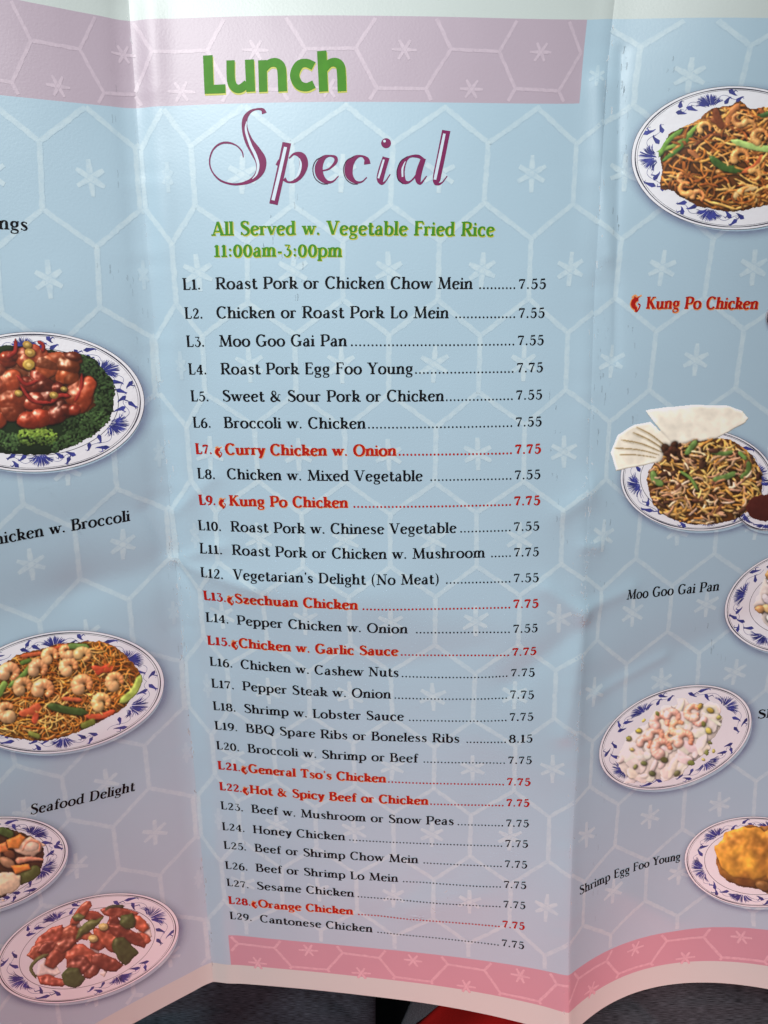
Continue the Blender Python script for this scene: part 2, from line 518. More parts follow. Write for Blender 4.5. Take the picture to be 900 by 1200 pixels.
# middle: the artwork is trimmed beside the fold, leaving a narrow cell there
boxm = [((e_, U2 - e_), (B_T1, B_B0)), ((UB_R, U2 - e_), (B_T0, B_T1 + .1))]
hexes('m', [0.02] + [1.2 + PU * k for k in range(5)], [.62] + [2.4 + PU * k for k in range(5)], boxm, range(-1, 11))
hexes('r', [U2 - .6 + PU * k for k in range(-1, 5)], [U2 + .58 + PU * k for k in range(-1, 4)], [((U2 + e_, 19.6), (B_T0, B_B0))], range(-2, 11))
hexes('l', [-.1 - PU * k for k in range(4, -1, -1)], [-1.25 - PU * k for k in range(4, -1, -1)] + [1.05], [((-7.9, -e_), (B_T1, B_B1))], range(-1, 11))
def stars():
    h = math.pi / 2
    for r in range(-1, 11):
        v = r * RP
        for k in range(-1, 5):
            u = (2.35 if r % 2 == 0 else 1.2) + PU * k
            if u < .3 or u > U2 - .5: continue
            if v < B_T1 + .3 and u < UB_R: continue
            if v > B_B0 - .2: continue
            if r == -1 and u > 10: u = U2 - .31; star('m', u, v, .26, h, M_line, .12, .8); continue
            star('m', u, v, .41, h, M_line, .16, 1.0)
        if r % 2 == 0 and 0 <= r < 10: star('m', .62, v, .36, h, M_line, .13, .5, .35)
        for k in range(0, 4):
            u = (11.66 if r % 2 == 0 else 12.8) + PU * k
            if u < 17.4 and v < B_B0 - .2: star('r', u, v, .40, h, M_line, .16, 1.0)
        for k in range(0, 3):
            u = (-1.25 if r % 2 == 0 else -2.4) - PU * k
            if v > B_T1 + .3 and v < 24.3: star('l', u, v, .40, h, M_line, .16, 1.0)
        if r % 2 and r > 0: star('l', -.16, v, .34, h, M_line, .12, .4, .4)
stars()
# flat-topped hexagons of the two bands
def band(pan, u_star0, v0, vlo, vhi, ulo, uhi, hv, kk):
    PL_ = M_pline if vlo < 0 else M_rline
    ink = Ink(.0020, .00003)
    box = ((ulo, uhi), (vlo, vhi))
    for k in kk:
        u = u_star0 + 1.64 * k
        for j in (-1, 0, 1):
            v = v0 + (hv if k % 2 == 0 else 0) + 2 * hv * j
            # top edge and the two upper slants, the lower ones belong to the cells below
            a, b, c, d = (u - .57, v - hv), (u + .57, v - hv), (u + 1.07, v), (u - 1.07, v)
            seg(ink, wob(a), wob(b), .10, .95, box)
            seg(ink, wob(b), wob(c), .10, .95, box)
            seg(ink, wob(a), wob(d), .10, .95, box)
            if vlo + .05 < v < vhi - .02 and ulo + .15 < u < uhi - .1:
                star(pan, u, v, .27, 0, PL_, .09, 1.1)
    ink.build('hexagon_lines', PL_, PAN[pan], alpha=True, kind='stuff')
band('m', 4.31, -2.95, B_T0, B_T1, e_, UB_R, .92, range(-3, 5))
band('l', -1.87, -2.95, B_T0, B_T1, -7.9, -e_, .92, range(-4, 2))
band('m', 1.46, 23.63, B_B0, B_B1, UB_L, U2 - e_, .72, range(-1, 7))
band('r', 12.1, 23.63, B_B0, B_B1, U2 + e_, 19.6, .72, range(-1, 6))

# scuffs and fine cracks where the paper was folded and rubbed
def scuffs():
    ink = Ink(.0046, .00002)
    r = np.random.RandomState(4)
    for (x0, y0, x1, y1, n) in [(734, 60, 722, 270, 34), (786, 60, 780, 240, 16), (706, 380, 700, 520, 26), (714, 520, 705, 760, 20), (742, 380, 738, 520, 14), (700, 900, 694, 1120, 22), (160, 300, 170, 520, 14), (345, 230, 355, 430, 20), (310, 250, 330, 300, 20), (645, 420, 655, 640, 20), (60, 380, 64, 390, 3), (815, 730, 845, 770, 14), (200, 560, 214, 800, 26), (120, 300, 160, 340, 16), (130, 40, 138, 280, 10), (290, 980, 330, 1010, 8)]:
        for k in range(int(n * .7)):
            t = r.rand(); x = x0 + (x1 - x0) * t + r.normal(0, 5); y = y0 + (y1 - y0) * t + r.normal(0, 5)
            U, V = inv(x, y); L = r.uniform(.03, .22)
            d = r.uniform(-.05, .05)
            P = np.array([(U, V), (U + d * .5 * L + .01, V + L / 2), (U + d * L, V + L)], float)
            ink.ribbon(P, r.uniform(.012, .035), r.uniform(.06, .26))
    ink.build('scuff_marks', M_scuff, menu, alpha=True, kind='stuff')
scuffs()

def worn_folds():
    ink = Ink(.0022, .00002)
    r = np.random.RandomState(9)
    for (uf, sp) in ((0., .05), (U2, .07)):
        for k in range(190):
            v = r.uniform(-4.6, 25)
            dens_ = .35 + .65 * math.exp(-((v - 11) / 5) ** 2)
            if r.rand() > dens_: continue
            u = uf + r.normal(0, sp); L = r.uniform(.03, .20)
            P = np.array([(u, v), (u + r.normal(0, .012), v + L / 2), (u + r.normal(0, .02), v + L)])
            ink.ribbon(P, r.uniform(.012, .04), r.uniform(.2, .75))
    for (x, y, n, s_) in [(205, 655, 26, 7), (222, 700, 14, 12), (684, 718, 26, 8), (690, 645, 16, 8), (672, 860, 12, 8), (520, 1060, 5, 10), (688, 575, 12, 6), (318, 693, 10, 8)]:
        for k in range(n):
            U, V = inv(x + r.normal(0, s_), y + r.normal(0, s_)); a = r.uniform(0, 3.1); L = r.uniform(.02, .12)
            P = np.array([(U, V), (U + L / 2 * math.cos(a), V + L / 2 * math.sin(a) + .01), (U + L * math.cos(a), V + L * math.sin(a))], float)
            ink.ribbon(P, r.uniform(.010, .03), r.uniform(.2, .8))
    ink.build('wear_marks', M_wear, menu, alpha=True, kind='stuff')
worn_folds()
# ------------------------------------------------------------------ a high-contrast serif alphabet drawn as pen strokes
def ell(cx, cy, rx, ry, a0=0, a1=360, n=18):
    n = max(5, int(n * abs(a1 - a0) / 360) + 1)
    return [(cx + rx * math.cos(math.radians(a0 + (a1 - a0) * i / (n - 1))), cy + ry * math.sin(math.radians(a0 + (a1 - a0) * i / (n - 1)))) for i in range(n)]
G = {}
def g(ch, adv, *st): G[ch] = (adv, st)
X = .64
def stem(x, y0, y1): return ('l', [(x, y0), (x, y1)])
def sb(x, l=.11, r=.11): return ('f', x, 0, l, r)
def stp(x, y, l=.11, r=.02): return ('f', x, y, l, r)
def C(*p): return ('s', list(p))
def N(*p): return ('n', list(p))
def T(*p): return ('T', list(p))
def D(x, y, r): return ('d', x, y, r)
def Wd(*p): return ('w', list(p))
# lower case
g('a', .60, C((.42, .50), (.42, .14), (.47, .03), (.54, .04)), Wd((.12, .50, .06), (.19, .61, .06), (.30, .64, .09), (.39, .59, .12), (.42, .48, .14)), C((.42, .38), (.27, .35), (.13, .27), (.10, .14), (.18, .02), (.32, .03), (.42, .16)), D(.13, .50, .06))
g('b', .66, stem(.13, 0, 1.0), stp(.13, .98), C(*ell(.33, .32, .23, .32, 150, -150)))
g('c', .57, C(*ell(.32, .32, .235, .32, 48, 318)), D(.47, .50, .065))
g('d', .68, stem(.50, 0, 1.0), stp(.50, .98), sb(.54, .02, .09), C(*ell(.31, .32, .23, .32, 30, 330)))
g('e', .59, N((.11, .33), (.50, .41)), C(*ell(.31, .32, .22, .32, 14, 322)))
g('f', .42, stem(.19, 0, .82), sb(.19), Wd((.19, .78, .14), (.22, .93, .10), (.32, 1.0, .06), (.40, .95, .06)), D(.40, .91, .065), N((.04, .62), (.38, .62)))
g('g', .60, C(*ell(.28, .42, .18, .21)), Wd((.20, .22, .05), (.12, .13, .07), (.17, .05, .11), (.36, .01, .13), (.49, -.07, .12), (.46, -.22, .08), (.28, -.28, .05), (.10, -.24, .08), (.07, -.14, .08), (.16, -.03, .04), (.26, .01, .04)), Wd((.40, .56, .05), (.47, .63, .05), (.56, .62, .08)))
g('h', .67, stem(.13, 0, 1.0), stp(.13, .98), sb(.13), C((.14, .44), (.25, .60), (.38, .64), (.48, .56), (.50, .40), (.50, .02)), sb(.50))
g('i', .29, stem(.13, 0, .62), stp(.13, .61), sb(.13), D(.13, .86, .085))
g('k', .63, stem(.13, 0, 1.0), stp(.13, .98), sb(.13), C((.14, .30), (.32, .31), (.44, .39), (.45, .53), (.34, .63), (.22, .60), (.14, .52)), T((.28, .31), (.52, .02)), ('f', .54, 0, .05, .08))
g('l', .28, stem(.13, 0, 1.0), stp(.13, .98), sb(.13))
g('m', .98, stem(.13, 0, .62), stp(.13, .61), sb(.13), C((.14, .44), (.22, .59), (.34, .64), (.43, .56), (.45, .40), (.45, .02)), sb(.45, .10, .10), C((.46, .44), (.55, .59), (.67, .64), (.78, .56), (.80, .40), (.80, .02)), sb(.81))
g('n', .67, stem(.13, 0, .62), stp(.13, .61), sb(.13), C((.14, .44), (.25, .59), (.38, .64), (.48, .56), (.50, .40), (.50, .02)), sb(.50))
g('o', .66, C(*ell(.32, .32, .25, .32)))
g('p', .67, stem(.13, -.30, .62), stp(.13, .61), ('f', .13, -.30, .11, .11), C(*ell(.34, .32, .23, .32, 150, -150)))
g('r', .47, stem(.13, 0, .62), stp(.13, .61), sb(.13), Wd((.14, .44, .05), (.22, .58, .06), (.33, .63, .10)), D(.38, .57, .07))
g('s', .51, Wd((.40, .50, .05), (.33, .62, .06), (.20, .62, .09), (.11, .51, .13), (.20, .38, .17), (.34, .29, .17), (.41, .16, .13), (.33, .03, .08), (.20, .01, .05), (.08, .13, .05)), N((.40, .50), (.40, .62)), N((.08, .02), (.08, .14)))
g('t', .43, C((.18, .86), (.18, .16), (.24, .03), (.34, .02), (.40, .12)), N((.04, .62), (.38, .62)))
g('u', .69, C((.13, .62), (.13, .20), (.20, .05), (.33, .02), (.44, .10), (.50, .22)), stem(.50, 0, .62), stp(.13, .61), stp(.50, .61), ('f', .52, 0, .02, .1))
g('v', .58, T((.09, .62), (.29, .03)), N((.29, .03), (.49, .62)), ('f', .09, .61, .09, .10), ('f', .49, .61, .08, .08))
g('w', .88, T((.09, .62), (.27, .03)), N((.27, .03), (.43, .60)), T((.43, .62), (.61, .03)), N((.61, .03), (.79, .62)), ('f', .09, .61, .09, .10), ('f', .44, .61, .07, .09), ('f', .79, .61, .08, .08))
g('x', .58, T((.10, .62), (.46, .02)), N((.45, .62), (.09, .02)), ('f', .10, .61, .08, .10), ('f', .45, .61, .08, .08), ('f', .09, 0, .08, .08), ('f', .47, 0, .08, .1))
g('y', .58, T((.09, .62), (.29, .05)), C((.49, .62), (.31, .02), (.22, -.20), (.12, -.27)), D(.12, -.23, .06), ('f', .09, .61, .09, .10), ('f', .49, .61, .08, .08))
g('z', .53, N((.08, .60), (.45, .60)), T((.43, .60), (.09, .03)), N((.08, .02), (.46, .02)), N((.45, .03), (.46, .16)), N((.08, .60), (.07, .47)))
# capitals
g('A', .84, N((.09, .02), (.40, .99)), T((.40, .99), (.70, .02)), N((.20, .30), (.58, .30)), ('f', .09, 0, .09, .11), ('f', .71, 0, .12, .10))
g('B', .76, stem(.17, 0, 1), sb(.17, .12, .1), stp(.17, .98, .12, .1), C((.17, .98), (.44, .97), (.55, .87), (.53, .70), (.42, .57), (.18, .54)), C((.18, .54), (.48, .52), (.63, .40), (.63, .15), (.48, .02), (.17, .02)))
g('C', .82, C(*ell(.43, .5, .34, .50, 42, 318, 22)), N((.68, .82), (.70, .99)), N((.67, .17), (.70, .06)))
g('D', .88, stem(.17, 0, 1), sb(.17, .12, .1), stp(.17, .98, .12, .1), C((.17, .98), (.45, .96), (.67, .82), (.75, .52), (.68, .20), (.46, .04), (.17, .02)))
g('E', .70, stem(.17, 0, 1), N((.06, .98), (.60, .98)), N((.17, .56), (.50, .56)), N((.06, .02), (.61, .02)), N((.59, .98), (.61, .80)), N((.60, .02), (.64, .22)), N((.50, .48), (.50, .65)))
g('F', .66, stem(.17, 0, 1), sb(.17, .12, .12), N((.06, .98), (.59, .98)), N((.17, .54), (.49, .54)), N((.58, .98), (.61, .79)), N((.49, .46), (.49, .63)))
g('G', .88, C(*ell(.43, .5, .34, .50, 42, 330, 22)), N((.68, .82), (.70, .99)), stem(.70, .05, .42), ('f', .70, .43, .14, .10))
g('H', .92, stem(.17, 0, 1), stem(.72, 0, 1), N((.17, .54), (.72, .54)), sb(.17), stp(.17, .98, .11, .11), sb(.72), stp(.72, .98, .11, .11))
g('K', .84, stem(.17, 0, 1), sb(.17), stp(.17, .98, .11, .11), N((.20, .45), (.62, .98)), T((.34, .60), (.68, .02)), ('f', .62, .98, .10, .10), ('f', .70, 0, .12, .11))
g('L', .64, stem(.17, 0, 1), stp(.17, .98, .11, .12), N((.06, .02), (.56, .02)), N((.55, .02), (.59, .22)))
g('M', 1.06, T((.20, .98), (.52, .04)), N((.52, .04), (.84, .98)), N((.20, .98), (.15, .02)), T((.84, .98), (.89, .02)), ('f', .15, 0, .10, .10), ('f', .90, 0, .11, .10), ('f', .20, .98, .11, .02), ('f', .84, .98, .02, .11))
g('N', .92, T((.18, .96), (.74, .04)), N((.18, .98), (.18, .02)), N((.74, .98), (.74, .02)), ('f', .18, 0, .11, .11), ('f', .74, .98, .11, .11), ('f', .16, .98, .11, .04))
g('O', .94, C(*ell(.46, .5, .37, .50, 0, 360, 24)))
g('P', .72, stem(.17, 0, 1), sb(.17, .12, .12), stp(.17, .98, .12, .1), C((.17, .98), (.45, .97), (.62, .86), (.62, .58), (.46, .44), (.24, .42)))
g('Q', .94, C(*ell(.46, .5, .37, .50, 0, 360, 24)), T((.40, .14), (.78, -.14)))
g('R', .80, stem(.17, 0, 1), sb(.17, .12, .1), stp(.17, .98, .12, .1), C((.17, .98), (.45, .97), (.61, .87), (.61, .62), (.46, .50), (.24, .48)), T((.38, .49), (.66, .02)), ('f', .69, 0, .06, .1))
g('S', .66, Wd((.52, .80, .05), (.44, .95, .07), (.30, .99, .08), (.15, .90, .13), (.13, .74, .16), (.26, .60, .19), (.44, .48, .20), (.56, .32, .18), (.54, .13, .13), (.38, .01, .08), (.22, .02, .06), (.10, .18, .05)), N((.52, .78), (.53, .99)), N((.09, .02), (.10, .22)))
g('T', .76, stem(.37, 0, 1), sb(.37, .13, .13), N((.07, .97), (.67, .97)), N((.07, .97), (.05, .76)), N((.67, .97), (.69, .76)))
g('V', .82, T((.12, .98), (.42, .02)), N((.42, .02), (.70, .98)), ('f', .12, .98, .12, .12), ('f', .70, .98, .10, .10))
g('W', 1.16, T((.12, .98), (.36, .02)), N((.36, .02), (.58, .98)), T((.58, .98), (.82, .02)), N((.82, .02), (1.04, .98)), ('f', .12, .98, .12, .12), ('f', 1.04, .98, .10, .10))
g('Y', .78, T((.12, .98), (.40, .48)), N((.66, .98), (.40, .48)), stem(.39, 0, .5), sb(.39, .13, .13), ('f', .12, .98, .12, .12), ('f', .66, .98, .10, .10))
# figures and marks
g('0', .66, C(*ell(.33, .42, .22, .42)))
g('1', .46, stem(.24, 0, .86), N((.24, .85), (.09, .72)), ('f', .24, 0, .15, .15))
g('2', .64, Wd((.12, .64, .09), (.18, .80, .07), (.32, .85, .08), (.47, .76, .14), (.47, .58, .15), (.34, .36, .10), (.12, .08, .05)), Wd((.09, .05, .09), (.30, .05, .11), (.50, .05, .09)), N((.50, .03), (.54, .20)))
g('3', .62, Wd((.12, .83, .06), (.30, .83, .06), (.47, .82, .06)), Wd((.46, .82, .05), (.30, .52, .05)), Wd((.26, .52, .05), (.44, .47, .11), (.51, .28, .16), (.42, .07, .11), (.26, .00, .06), (.10, .10, .07)), D(.12, .13, .06))
g('4', .68, stem(.44, 0, .85), N((.44, .85), (.08, .28)), N((.07, .26), (.60, .26)), ('f', .44, 0, .11, .11))
g('5', .62, Wd((.18, .84, .05), (.17, .66, .05), (.16, .46, .05)), Wd((.17, .82, .10), (.34, .82, .11), (.50, .84, .10)), Wd((.16, .46, .05), (.30, .54, .07), (.46, .46, .13), (.51, .28, .16), (.42, .07, .11), (.26, .00, .06), (.10, .10, .07)), D(.12, .13, .06))
g('6', .66, C(*ell(.33, .26, .21, .27)), Wd((.12, .30, .13), (.16, .58, .13), (.32, .80, .08), (.50, .87, .05)))
g('7', .62, Wd((.08, .78, .11), (.30, .79, .12), (.54, .79, .09)), Wd((.53, .80, .05), (.38, .48, .09), (.25, .02, .15)), N((.09, .82), (.08, .64)))
g('8', .66, C(*ell(.33, .22, .22, .22)), C(*ell(.33, .64, .18, .20)))
g('9', .66, C(*ell(.33, .58, .21, .27)), Wd((.54, .54, .13), (.50, .26, .13), (.34, .05, .08), (.16, -.02, .05)))
g('.', .28, D(.13, .07, .085))
g(':', .32, D(.16, .10, .085), D(.16, .52, .085))
g('-', .38, Wd((.06, .30, .11), (.32, .30, .11)))
g("'", .24, D(.13, .92, .075), Wd((.16, .90, .08), (.14, .80, .05), (.08, .73, .03)))
g('(', .40, Wd((.32, 1.06, .03), (.17, .80, .10), (.12, .42, .13), (.17, .04, .10), (.32, -.22, .03)))
g(')', .40, Wd((.08, 1.06, .03), (.23, .80, .10), (.28, .42, .13), (.23, .04, .10), (.08, -.22, .03)))
g('&', .92, Wd((.82, .60, .05), (.66, .60, .05), (.62, .36, .06), (.46, .08, .08), (.26, .00, .12), (.11, .12, .15), (.12, .30, .15), (.28, .47, .10), (.44, .62, .08), (.46, .80, .09), (.34, .93, .07), (.22, .88, .09), (.18, .72, .12), (.30, .50, .16), (.56, .18, .17), (.80, .02, .10)))
g(' ', .36)

def width(s, sp): return sum(G[ch][0] + sp for ch in s) - sp
def put_text(ink, s, base, hcap, u_end=None, weight=(.155, .052), sp=.035, doff=(0, 0), fat=0.0, slant=0.0):
    """base: function t(0..1 along the text) -> baseline point; returns nothing. Height hcap in cm."""
    Tn, tn = weight
    tot = width(s, sp)
    a = np.array(base(0.0)); b = np.array(base(1.0))
    L = np.linalg.norm(b - a)
    sx = L / tot
    x0 = 0
    def mp(P):
        P = np.asarray(P, float)
        out = np.empty_like(P)
        for i, (x, y) in enumerate(P):
            t = (x0 + x) / tot
            o = np.array(base(t)); o2 = np.array(base(min(t + .01, 1.01)))
            d = o2 - o; d = d / max(np.linalg.norm(d), 1e-9)
            nrm = np.array([d[1], -d[0]])       # v runs down the page
            out[i] = o + nrm * (y * hcap) + d * (y * slant * hcap)
        return out + np.array(doff)
    for ch in s:
        adv, st = G[ch]
        for q in st:
            kind = q[0]
            if kind == 'd':
                P = np.array([(q[1] + q[3] * math.cos(k * math.pi / 5) * hcap / sx, q[2] + q[3] * math.sin(k * math.pi / 5)) for k in range(10)])
                if fat: P = np.array([(q[1], q[2])]) + (P - np.array([(q[1], q[2])])) * (1 + fat * 2)
                ink.poly(mp(P)[::-1]); continue
            if kind == 'f':
                _, x, y, l, r = q
                l = l * 1.0 + Tn * .25; r = r * 1.0 + (Tn * .25 if r > .03 else Tn * .45)
                th = tn * .95 + fat * .5
                y0, y1 = (y - .012, y + th) if y < .3 and y > -.1 else (y - th * .6, y + .02)
                if y <= -.1: y0, y1 = y - .01, y + th
                P = [(x - l, y0), (x + r, y0), (x + r, y1), (x - l, y1)]
                ink.poly(mp(P)); continue
            if kind == 'w':
                A = np.array(q[1], float)
                A[:, 2] *= Tn / .155 if False else (.55 + .45 * Tn / .155)
                if len(A) > 2: A = catmull(A, 3)
                P = A[:, :2]; W = A[:, 2]
            else:
                P = np.array(q[1], float)
                if kind == 's' and len(P) < 10: P = catmull(P, 4)
                if len(P) == 2: P = dens(P, .26)
                tg = np.gradient(P, axis=0) if len(P) > 2 else np.array([P[1] - P[0]] * 2)
                tg = tg / np.maximum(np.linalg.norm(tg, axis=1, keepdims=True), 1e-9)
                if kind == 'n': W = np.full(len(P), tn)
                elif kind == 'T': W = np.full(len(P), Tn)
                else: W = tn + (Tn - tn) * np.abs(tg[:, 1]) ** 1.6
            W = W + fat
            # widths are given in cap heights; ribbon works in cm, so shift by hand
            ink.ribbon(mp(P), W * (hcap * .5 + sx * .5))
        x0 += adv + sp

def uv(x, y): a, b = inv(x, y); return np.array([float(a), float(b)])
def line_fn(p0, p1, mid=None):
    p0 = np.array(p0); p1 = np.array(p1)
    if mid is None: return lambda t: p0 + (p1 - p0) * t
    mid = np.array(mid)
    return lambda t: (1 - t) ** 2 * p0 + 2 * t * (1 - t) * (2 * mid - .5 * p0 - .5 * p1) + t * t * p1
def chili(ink_r, ink_g, c, h):
    """small pepper mark: curved red pod outlined in orange under a curly stalk"""
    c = np.array(c)
    body = catmull([(.16, -.28), (-.10, -.26), (-.22, -.02), (-.12, .22), (.02, .34), (.02, .58)], 4)
    W = np.interp(np.linspace(0, 1, len(body)), [0, .2, .5, .8, 1], [.16, .34, .32, .20, .06])
    ink_g.ribbon(c + body * h, (W + .14) * h)
    ink_r.ribbon(c + body * h, W * h)
    ink_g.ribbon(c + catmull([(-.34, -.44), (-.12, -.60), (.10, -.46), (.36, -.60)], 4) * h, .12 * h)
    ink_r.ribbon(c + catmull([(.14, -.02), (.30, .10), (.20, .40), (.02, .58)], 4) * h, .10 * h)
    ink_r.ribbon(c + catmull([(-.20, -.50), (.02, -.40), (.22, -.50)], 4) * h, .08 * h)

LINES = [
 ('L1.', 'Roast Pork or Chicken Chow Mein', '7.55', 253, 554, 561, 607, 640), ('L2.', 'Chicken or Roast Pork Lo Mein', '7.55', 254, 526, 533, 607, 638.5),
 ('L3.', 'Moo Goo Gai Pan', '7.55', 257, 407, 411, 606, 637.5), ('L4.', 'Roast Pork Egg Foo Young', '7.75', 259, 484, 486, 605, 636.5),
 ('L5.', 'Sweet & Sour Pork or Chicken', '7.55', 261, 520.5, 522, 604, 635.5), ('L6.', 'Broccoli w. Chicken', '7.55', 262.5, 429, 431, 603.5, 635),
 ('L7.', 'Curry Chicken w. Onion', '7.75', 264, 464.5, 467, 603, 634), ('L8.', 'Chicken w. Mixed Vegetable', '7.55', 266, 495.5, 504, 602.5, 633.5),
 ('L9.', 'Kung Po Chicken', '7.75', 268.5, 408, 414, 602, 633), ('L10.', 'Roast Pork w. Chinese Vegetable', '7.55', 270.5, 535, 539, 601.5, 632),
 ('L11.', 'Roast Pork or Chicken w. Mushroom', '7.75', 272.5, 568.5, 575, 601.5, 631.5), ('L12.', "Vegetarian's Delight (No Meat)", '7.55', 274.5, 514.5, 522, 601, 631),
 ('L13.', 'Szechuan Chicken', '7.75', 276, 420, 425, 600.5, 630.5), ('L14.', 'Pepper Chicken w. Onion', '7.55', 278, 478, 487, 600, 630),
 ('L15.', 'Chicken w. Garlic Sauce', '7.75', 280, 466.5, 469.5, 599.5, 629), ('L16.', 'Chicken w. Cashew Nuts', '7.75', 282, 467.5, 470.5, 598.5, 627.5),
 ('L17.', 'Pepper Steak w. Onion', '7.75', 284, 458.5, 462, 597.5, 626), ('L18.', 'Shrimp w. Lobster Sauce', '7.75', 286, 473.5, 479, 596.5, 625),
 ('L19.', 'BBQ Spare Ribs or Boneless Ribs', '8.15', 288, 538.5, 546, 595.5, 624), ('L20.', 'Broccoli w. Shrimp or Beef', '7.75', 290, 490, 496, 594.5, 623),
 ('L21.', "General Tso's Chicken", '7.75', 291, 452.5, 454.5, 593.5, 621.5), ('L22.', 'Hot & Spicy Beef or Chicken', '7.75', 292.5, 502, 504, 593, 620.5),
 ('L23.', 'Beef w. Mushroom or Snow Peas', '7.75', 294.5, 532, 536, 592.5, 620), ('L24.', 'Honey Chicken', '7.75', 296.5, 405, 409, 591.5, 619),
 ('L25.', 'Beef or Shrimp Chow Mein', '7.75', 298.5, 490.5, 496, 591, 618), ('L26.', 'Beef or Shrimp Lo Mein', '7.75', 300, 467, 472, 590, 617),
 ('L27.', 'Sesame Chicken', '7.75', 301.5, 415.5, 419, 589.5, 616), ('L28.', 'Orange Chicken', '7.75', 303, 414, 419.5, 588.5, 615),
 ('L29.', 'Cantonese Chicken', '7.75', 305, 437, 442, 587.5, 614.5)]
YL = [333,367,400,432.5,464,495,526,555,586,616,642.5,670,698,724,751,776,801.5,828,851,874.5,898,922.5,945,969,990.5,1013.5,1034,1055,1073]
YR = [332,366,398,430,462,493.5,525.5,555.5,586,616,646,676,706,735,763,789,814,839,864,889,915,940,964,988,1012,1036,1059.5,1083.5,1106]
XL = [214,216.5,218.5,221,223.5,226,229,231,233,232,234,236,238.5,241,243,245.5,247.5,249.5,251.5,253.5,255,257,258.5,260.5,262.5,264.5,266,268,269.5]
RED = {6, 8, 12, 14, 20, 21, 27}
HC = .292
def menu_lines():
    for n, (num, name, price, x0, x1, dx, px0, px1) in enumerate(LINES):
        red = n in RED
        m = M_red if red else M_black
        wt = (.225, .10) if red else (.19, .078)
        pl = uv(XL[n] + 10, YL[n]); pr = uv((px0 + px1) / 2, YR[n])
        wn = 21.5 if n < 9 else 27.5 - (n - 9) * .08
        uL = float(inv(XL[n], YL[n])[0]); uLe = float(inv(XL[n] + wn - (2 if red and n < 9 else 0), YL[n])[0])
        def vbase(u, pl=pl, pr=pr): # centre line of the row + half a cap height
            return pl[1] + (pr[1] - pl[1]) * (u - pl[0]) / (pr[0] - pl[0]) + HC * .47
        def uof(x): # u of a point of the row with picture x
            u = (x - 205) / 45.0
            for _ in range(12):
                X_, _y = proj(u, vbase(u)); u = float(u + (x - X_) / 46.0)
            return u
        u0, u1, ud, ua, ub = uof(x0), uof(x1), uof(dx), uof(px0), uof(px1)
        f = lambda a, b: (lambda t: np.array([a + (b - a) * t, vbase(a + (b - a) * t)]))
        def lay(name_, s, a, b, parent, lab=None, hc=HC, spc=.035):
            part = None
            if red:
                ink0 = Ink(.0026, .00006)
                put_text(ink0, s, f(a, b), hc, weight=wt, doff=(.010, .012), fat=.06, sp=spc)
            ink = Ink(.0055, .00025)
            put_text(ink, s, f(a, b), hc, weight=wt, sp=spc, fat=.03 if red and name_ != 'dish_name' else 0)
            return (ink, ink0 if red else None)
        ink, fr = lay('dish_name', name, u0, u1, None)
        row = ink.build('menu_line', m, menu, label='printed line %s %s, %s%s' % (num, name, price, ', in red with a chili mark' if red else ''))
        if fr: fr.build('ink_fringe', M_orange, row)
        ink, fr = lay('n', num, uL, uLe, None, hc=HC * 1.0, spc=.02)
        ink.build('item_number', m, row)
        ink, fr = lay('p', price, ua, ub, None, hc=HC * .98)
        ink.build('price', m, row)
        # dot leader
        nd = max(3, int(round((ua - ud) / .101)))
        ink = Ink(.0055, .00025)
        r = .0255 if not red else .030
        for k in range(nd):
            u = ud + (ua - .03 - ud) * k / nd + .03
            v = vbase(u) - .02
            ink.poly([(u + r * math.cos(q * math.pi / 3), v - r * math.sin(q * math.pi / 3)) for q in range(6)])
        ink.build('dot_leader', m, row)
        if red:
            ir, ig = Ink(.0068, .0002), Ink(.0050, .0001)
            c = ((uLe + u0) / 2 + .0, vbase((uLe + u0) / 2) - .05)
            chili(ir, ig, c, .25)
            a = ir.build('chili_icon', M_red, row)
            ig.build('chili_icon', M_orange, row)
menu_lines()

def caption(name, s, p0, p1, h, m, wt, label, fringe=None, sp=.035, pm=None, hl=None):
    a, b = uv(*p0), uv(*p1)
    fn = line_fn(a, b, None if pm is None else uv(*pm))
    ink = Ink(.0055, .00025)
    put_text(ink, s, fn, h, weight=wt, sp=sp)
    o = ink.build(name, m, menu, label=label)
    if fringe:
        i0 = Ink(.0026, .00006)
        put_text(i0, s, fn, h, weight=wt, doff=(.014, .018), fat=.07, sp=sp)
        i0.build('ink_fringe', fringe, o)
    return o
BK = (.19, .078)
caption('heading', 'All Served w. Vegetable Fried Rice', (248.5, 276), (579, 276.5), .335, M_green, (.19, .085), 'green heading All Served w. Vegetable Fried Rice', M_yellow)
caption('heading', '11:00am-3:00pm', (250.5, 301), (401, 301), .335, M_green, (.19, .085), 'green opening time 11:00am-3:00pm', M_yellow)
o = caption('caption', 'Kung Po Chicken', (757, 361.5), (888.5, 362), .30, M_red, (.225, .10), 'red caption Kung Po Chicken with a chili mark', M_orange)
ir, ig = Ink(.0068, .0002), Ink(.0050, .0001)
chili(ir, ig, uv(745.5, 356), .36); ir.build('chili_icon', M_red, o); ig.build('chili_icon', M_orange, o)
caption('caption', 'Moo Goo Gai Pan', (734, 702.5), (843, 692), .30, M_black, BK, 'caption Moo Goo Gai Pan')
caption('caption', 'Shrimp Egg Foo Young', (679, 1049), (797, 1007.5), .30, M_black, BK, 'caption Shrimp Egg Foo Young', pm=(738, 1022))
caption('caption', 'Shrimp', (887, 842), (945, 838), .30, M_black, BK, 'caption starting Sh, cut by the right edge of the picture')
caption('caption', 'Wings', (-31, 266), (33, 270), .29, M_black, BK, 'end of a caption, ngs, at the left edge')
caption('caption', 'Chicken w. Broccoli', (-20, 641.5), (153, 611), .31, M_black, BK, 'caption ending Chicken w. Broccoli', pm=(68, 626))
